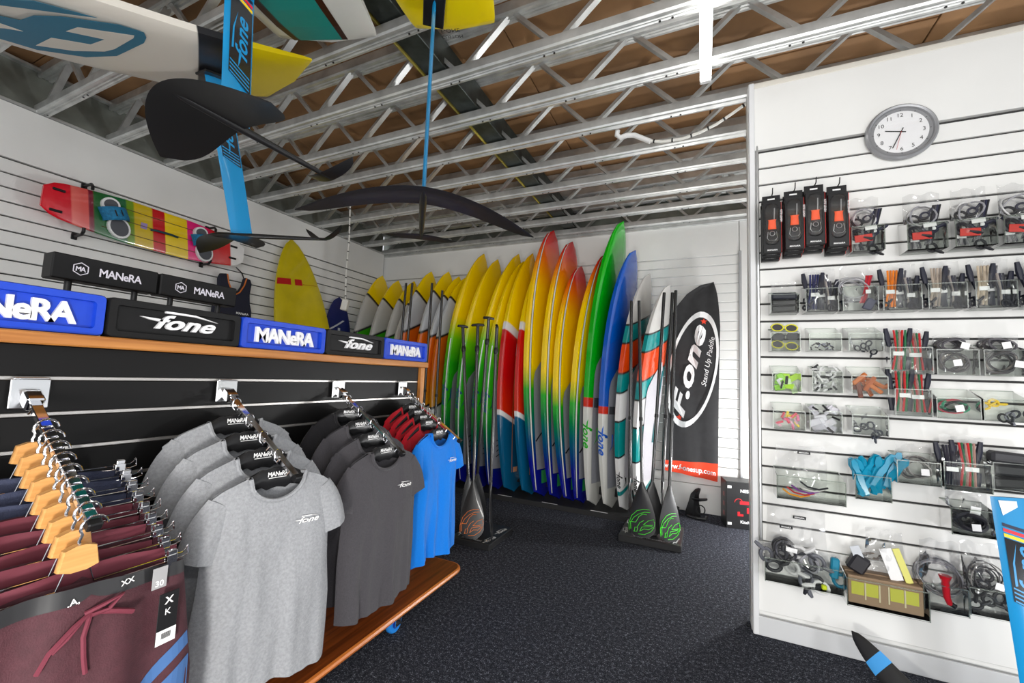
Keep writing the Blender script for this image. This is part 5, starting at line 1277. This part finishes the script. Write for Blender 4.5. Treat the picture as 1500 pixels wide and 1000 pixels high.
coil('black round pouch in the bin below the red line set', 1.13, YP-.06, .712, .056, [(28, 28, 36), (46, 46, 56)], 9, .009, .55, seed=140)
bag('clear bag with white label below the red line set', 1.13, .712, .14, .20, .06, 141)
block('white label on the bag below the red line set', 1.14, YP-.10, .80, .035, .04, .002, (236, 236, 236), 'label', 'paper_label', .15)
# --- row 7
bin_('wide bottom-row bin of black and white fittings', .30, .635, .335, .12, .15, .12)
bag('large clear bag with two printed headers in the bottom row', .445, .37, .27, .36, .07, 150, logo=2, y=YP-.09)
for k in range(9): spare('%s fitting %s' % (['black', 'white', 'grey'][k % 3], 'in the large bottom-row bag, ' + ['at its foot', 'by the white disc', 'on top', 'at the left edge', 'at the centre', 'under the ticket', 'at the right edge', 'half hidden', 'beside the teal piece'][k]), .345+.055*(k % 5), YP-.09, .372+.07*(k//5)+.02*(k % 2), .034, ((26, 28, 36), (214, 214, 214), (96, 98, 106))[k % 3], .9*k)
coil('black cord coil in the large bottom-row bag', .40, YP-.08, .43, .06, [(24, 24, 30), (60, 60, 70)], 7, .006, .8, ticket=False, seed=300)
coil('dark cord coil at the side of the large bottom-row bag', .50, YP-.08, .40, .05, [(40, 42, 52), (150, 150, 156)], 6, .006, .8, ticket=False, seed=301)
block('white ticket in the large bottom-row bag', .42, YP-.125, .50, .05, .022, .002, (236, 236, 236), 'ticket', 'price_ticket', .1)
spare('teal fitting at the end of the wide bottom-row bin', .60, YP-.08, .385, .03, (6, 110, 140), 1.4)
block('teal grip at the end of the wide bottom-row bin', .605, YP-.09, .40, .035, .10, .03, (8, 120, 150), 'grip', 'grip', .08)
block('small lime piece in the wide bottom-row bin', .56, YP-.11, .342, .022, .022, .02, (206, 220, 30), 'part')
bin_('wide bottom-row bin of yellow printed cartons', .648, .955, .30, .13, .16, .12)
for k in range(2):
    y = YP-.035-.055*k
    t = thing('printed_carton', ['brown carton at the back of the bottom-row bin', 'brown carton with yellow-green print at the front of the bottom-row bin'][k], 'carton', (.80, y, .305), 'brown cartons in the bottom row')
    obj('carton_body', M().box((0, 0, .07), (.285, .05, .14-.01*k), .003), mat('kraft', s2l(140, 116, 92), .7), t)
    if k:
        for a, w in ((-.105, .05), (-.05, .05), (.045, .05), (.10, .05)): obj('print_patch', M().box((a, -.0258, .078), (w, .001, .06)), mat('lime_print', s2l(176, 176, 60), .6), t)
        for a in (-.075, -.02, .015, .075): obj('seam', M().box((a, -.0262, .07), (.006, .001, .08)), mat('seam_pale', s2l(190, 180, 150), .6), t)
block('black sponge block in the bottom-row carton bin', .69, YP-.07, .45, .075, .085, .05, (30, 28, 34), 'block', 'sponge_block', .5)
block('white card leaning in the bottom-row carton bin', .73, YP-.085, .47, .04, .11, .004, (196, 200, 206), 'card', 'card_label', -.35)
block('white leaflet standing in the bottom-row carton bin', .86, YP-.08, .44, .05, .15, .004, (228, 228, 228), 'leaflet', 'leaflet', -.3)
block('yellow edged leaflet at the side of the carton bin', .905, YP-.085, .44, .028, .16, .006, (212, 208, 110), 'leaflet', 'leaflet', -.32)
bag('crumpled clear bag on the bottom-row cartons', .79, .45, .15, .11, .06, 160); bag('tall crumpled bag above the bottom-row cartons', .82, .50, .15, .17, .05, 161)
bin_('bottom-row bin with bagged red pump handle', .945, 1.10, .345, .12, .15)
bag('clear bag with red pump handle in the bottom row', 1.02, .355, .15, .31, .08, 162, y=YP-.07)
coil('clear hose coil behind the red pump handle', 1.02, YP-.05, .40, .085, [(150, 150, 155), (120, 120, 126)], 6, .004, .75, ticket=False, seed=163)
t = thing('pump_handle', 'red plastic pump handle in the bottom-row bag', 'handle', (1.03, YP-.10, .385), None)
obj('grip', M().tube([(.01, 0, 0), (0, 0, .03), (-.004, 0, .10), (-.004, 0, .125)], [.012, .013, .015, .024], 10), mat('handle_red', s2l(196, 24, 40), .3), t, True)
obj('tip', M().tube([(.012, 0, .004), (.028, -.004, -.006)], .011, 8), BLACKP, t, True)
bin_('bottom-row bin of bagged black fittings beside the standing foil', 1.105, 1.25, .362, .12, .15)
for k in range(6): spare('black fitting in the bin beside the standing foil, %s' % ['lowest', 'second up', 'third up', 'fourth up', 'fifth up', 'topmost'][k], 1.14+.03*(k % 3), YP-.065, .372+.035*k, .024, (36, 36, 42), .8*k)
bag('clear bag of black fittings beside the standing foil', 1.175, .368, .14, .31, .07, 170)
coil('grey wire coil beside the standing foil', 1.18, YP-.06, .46, .06, [(130, 128, 126), (60, 60, 64)], 6, .003, .9, seed=171)
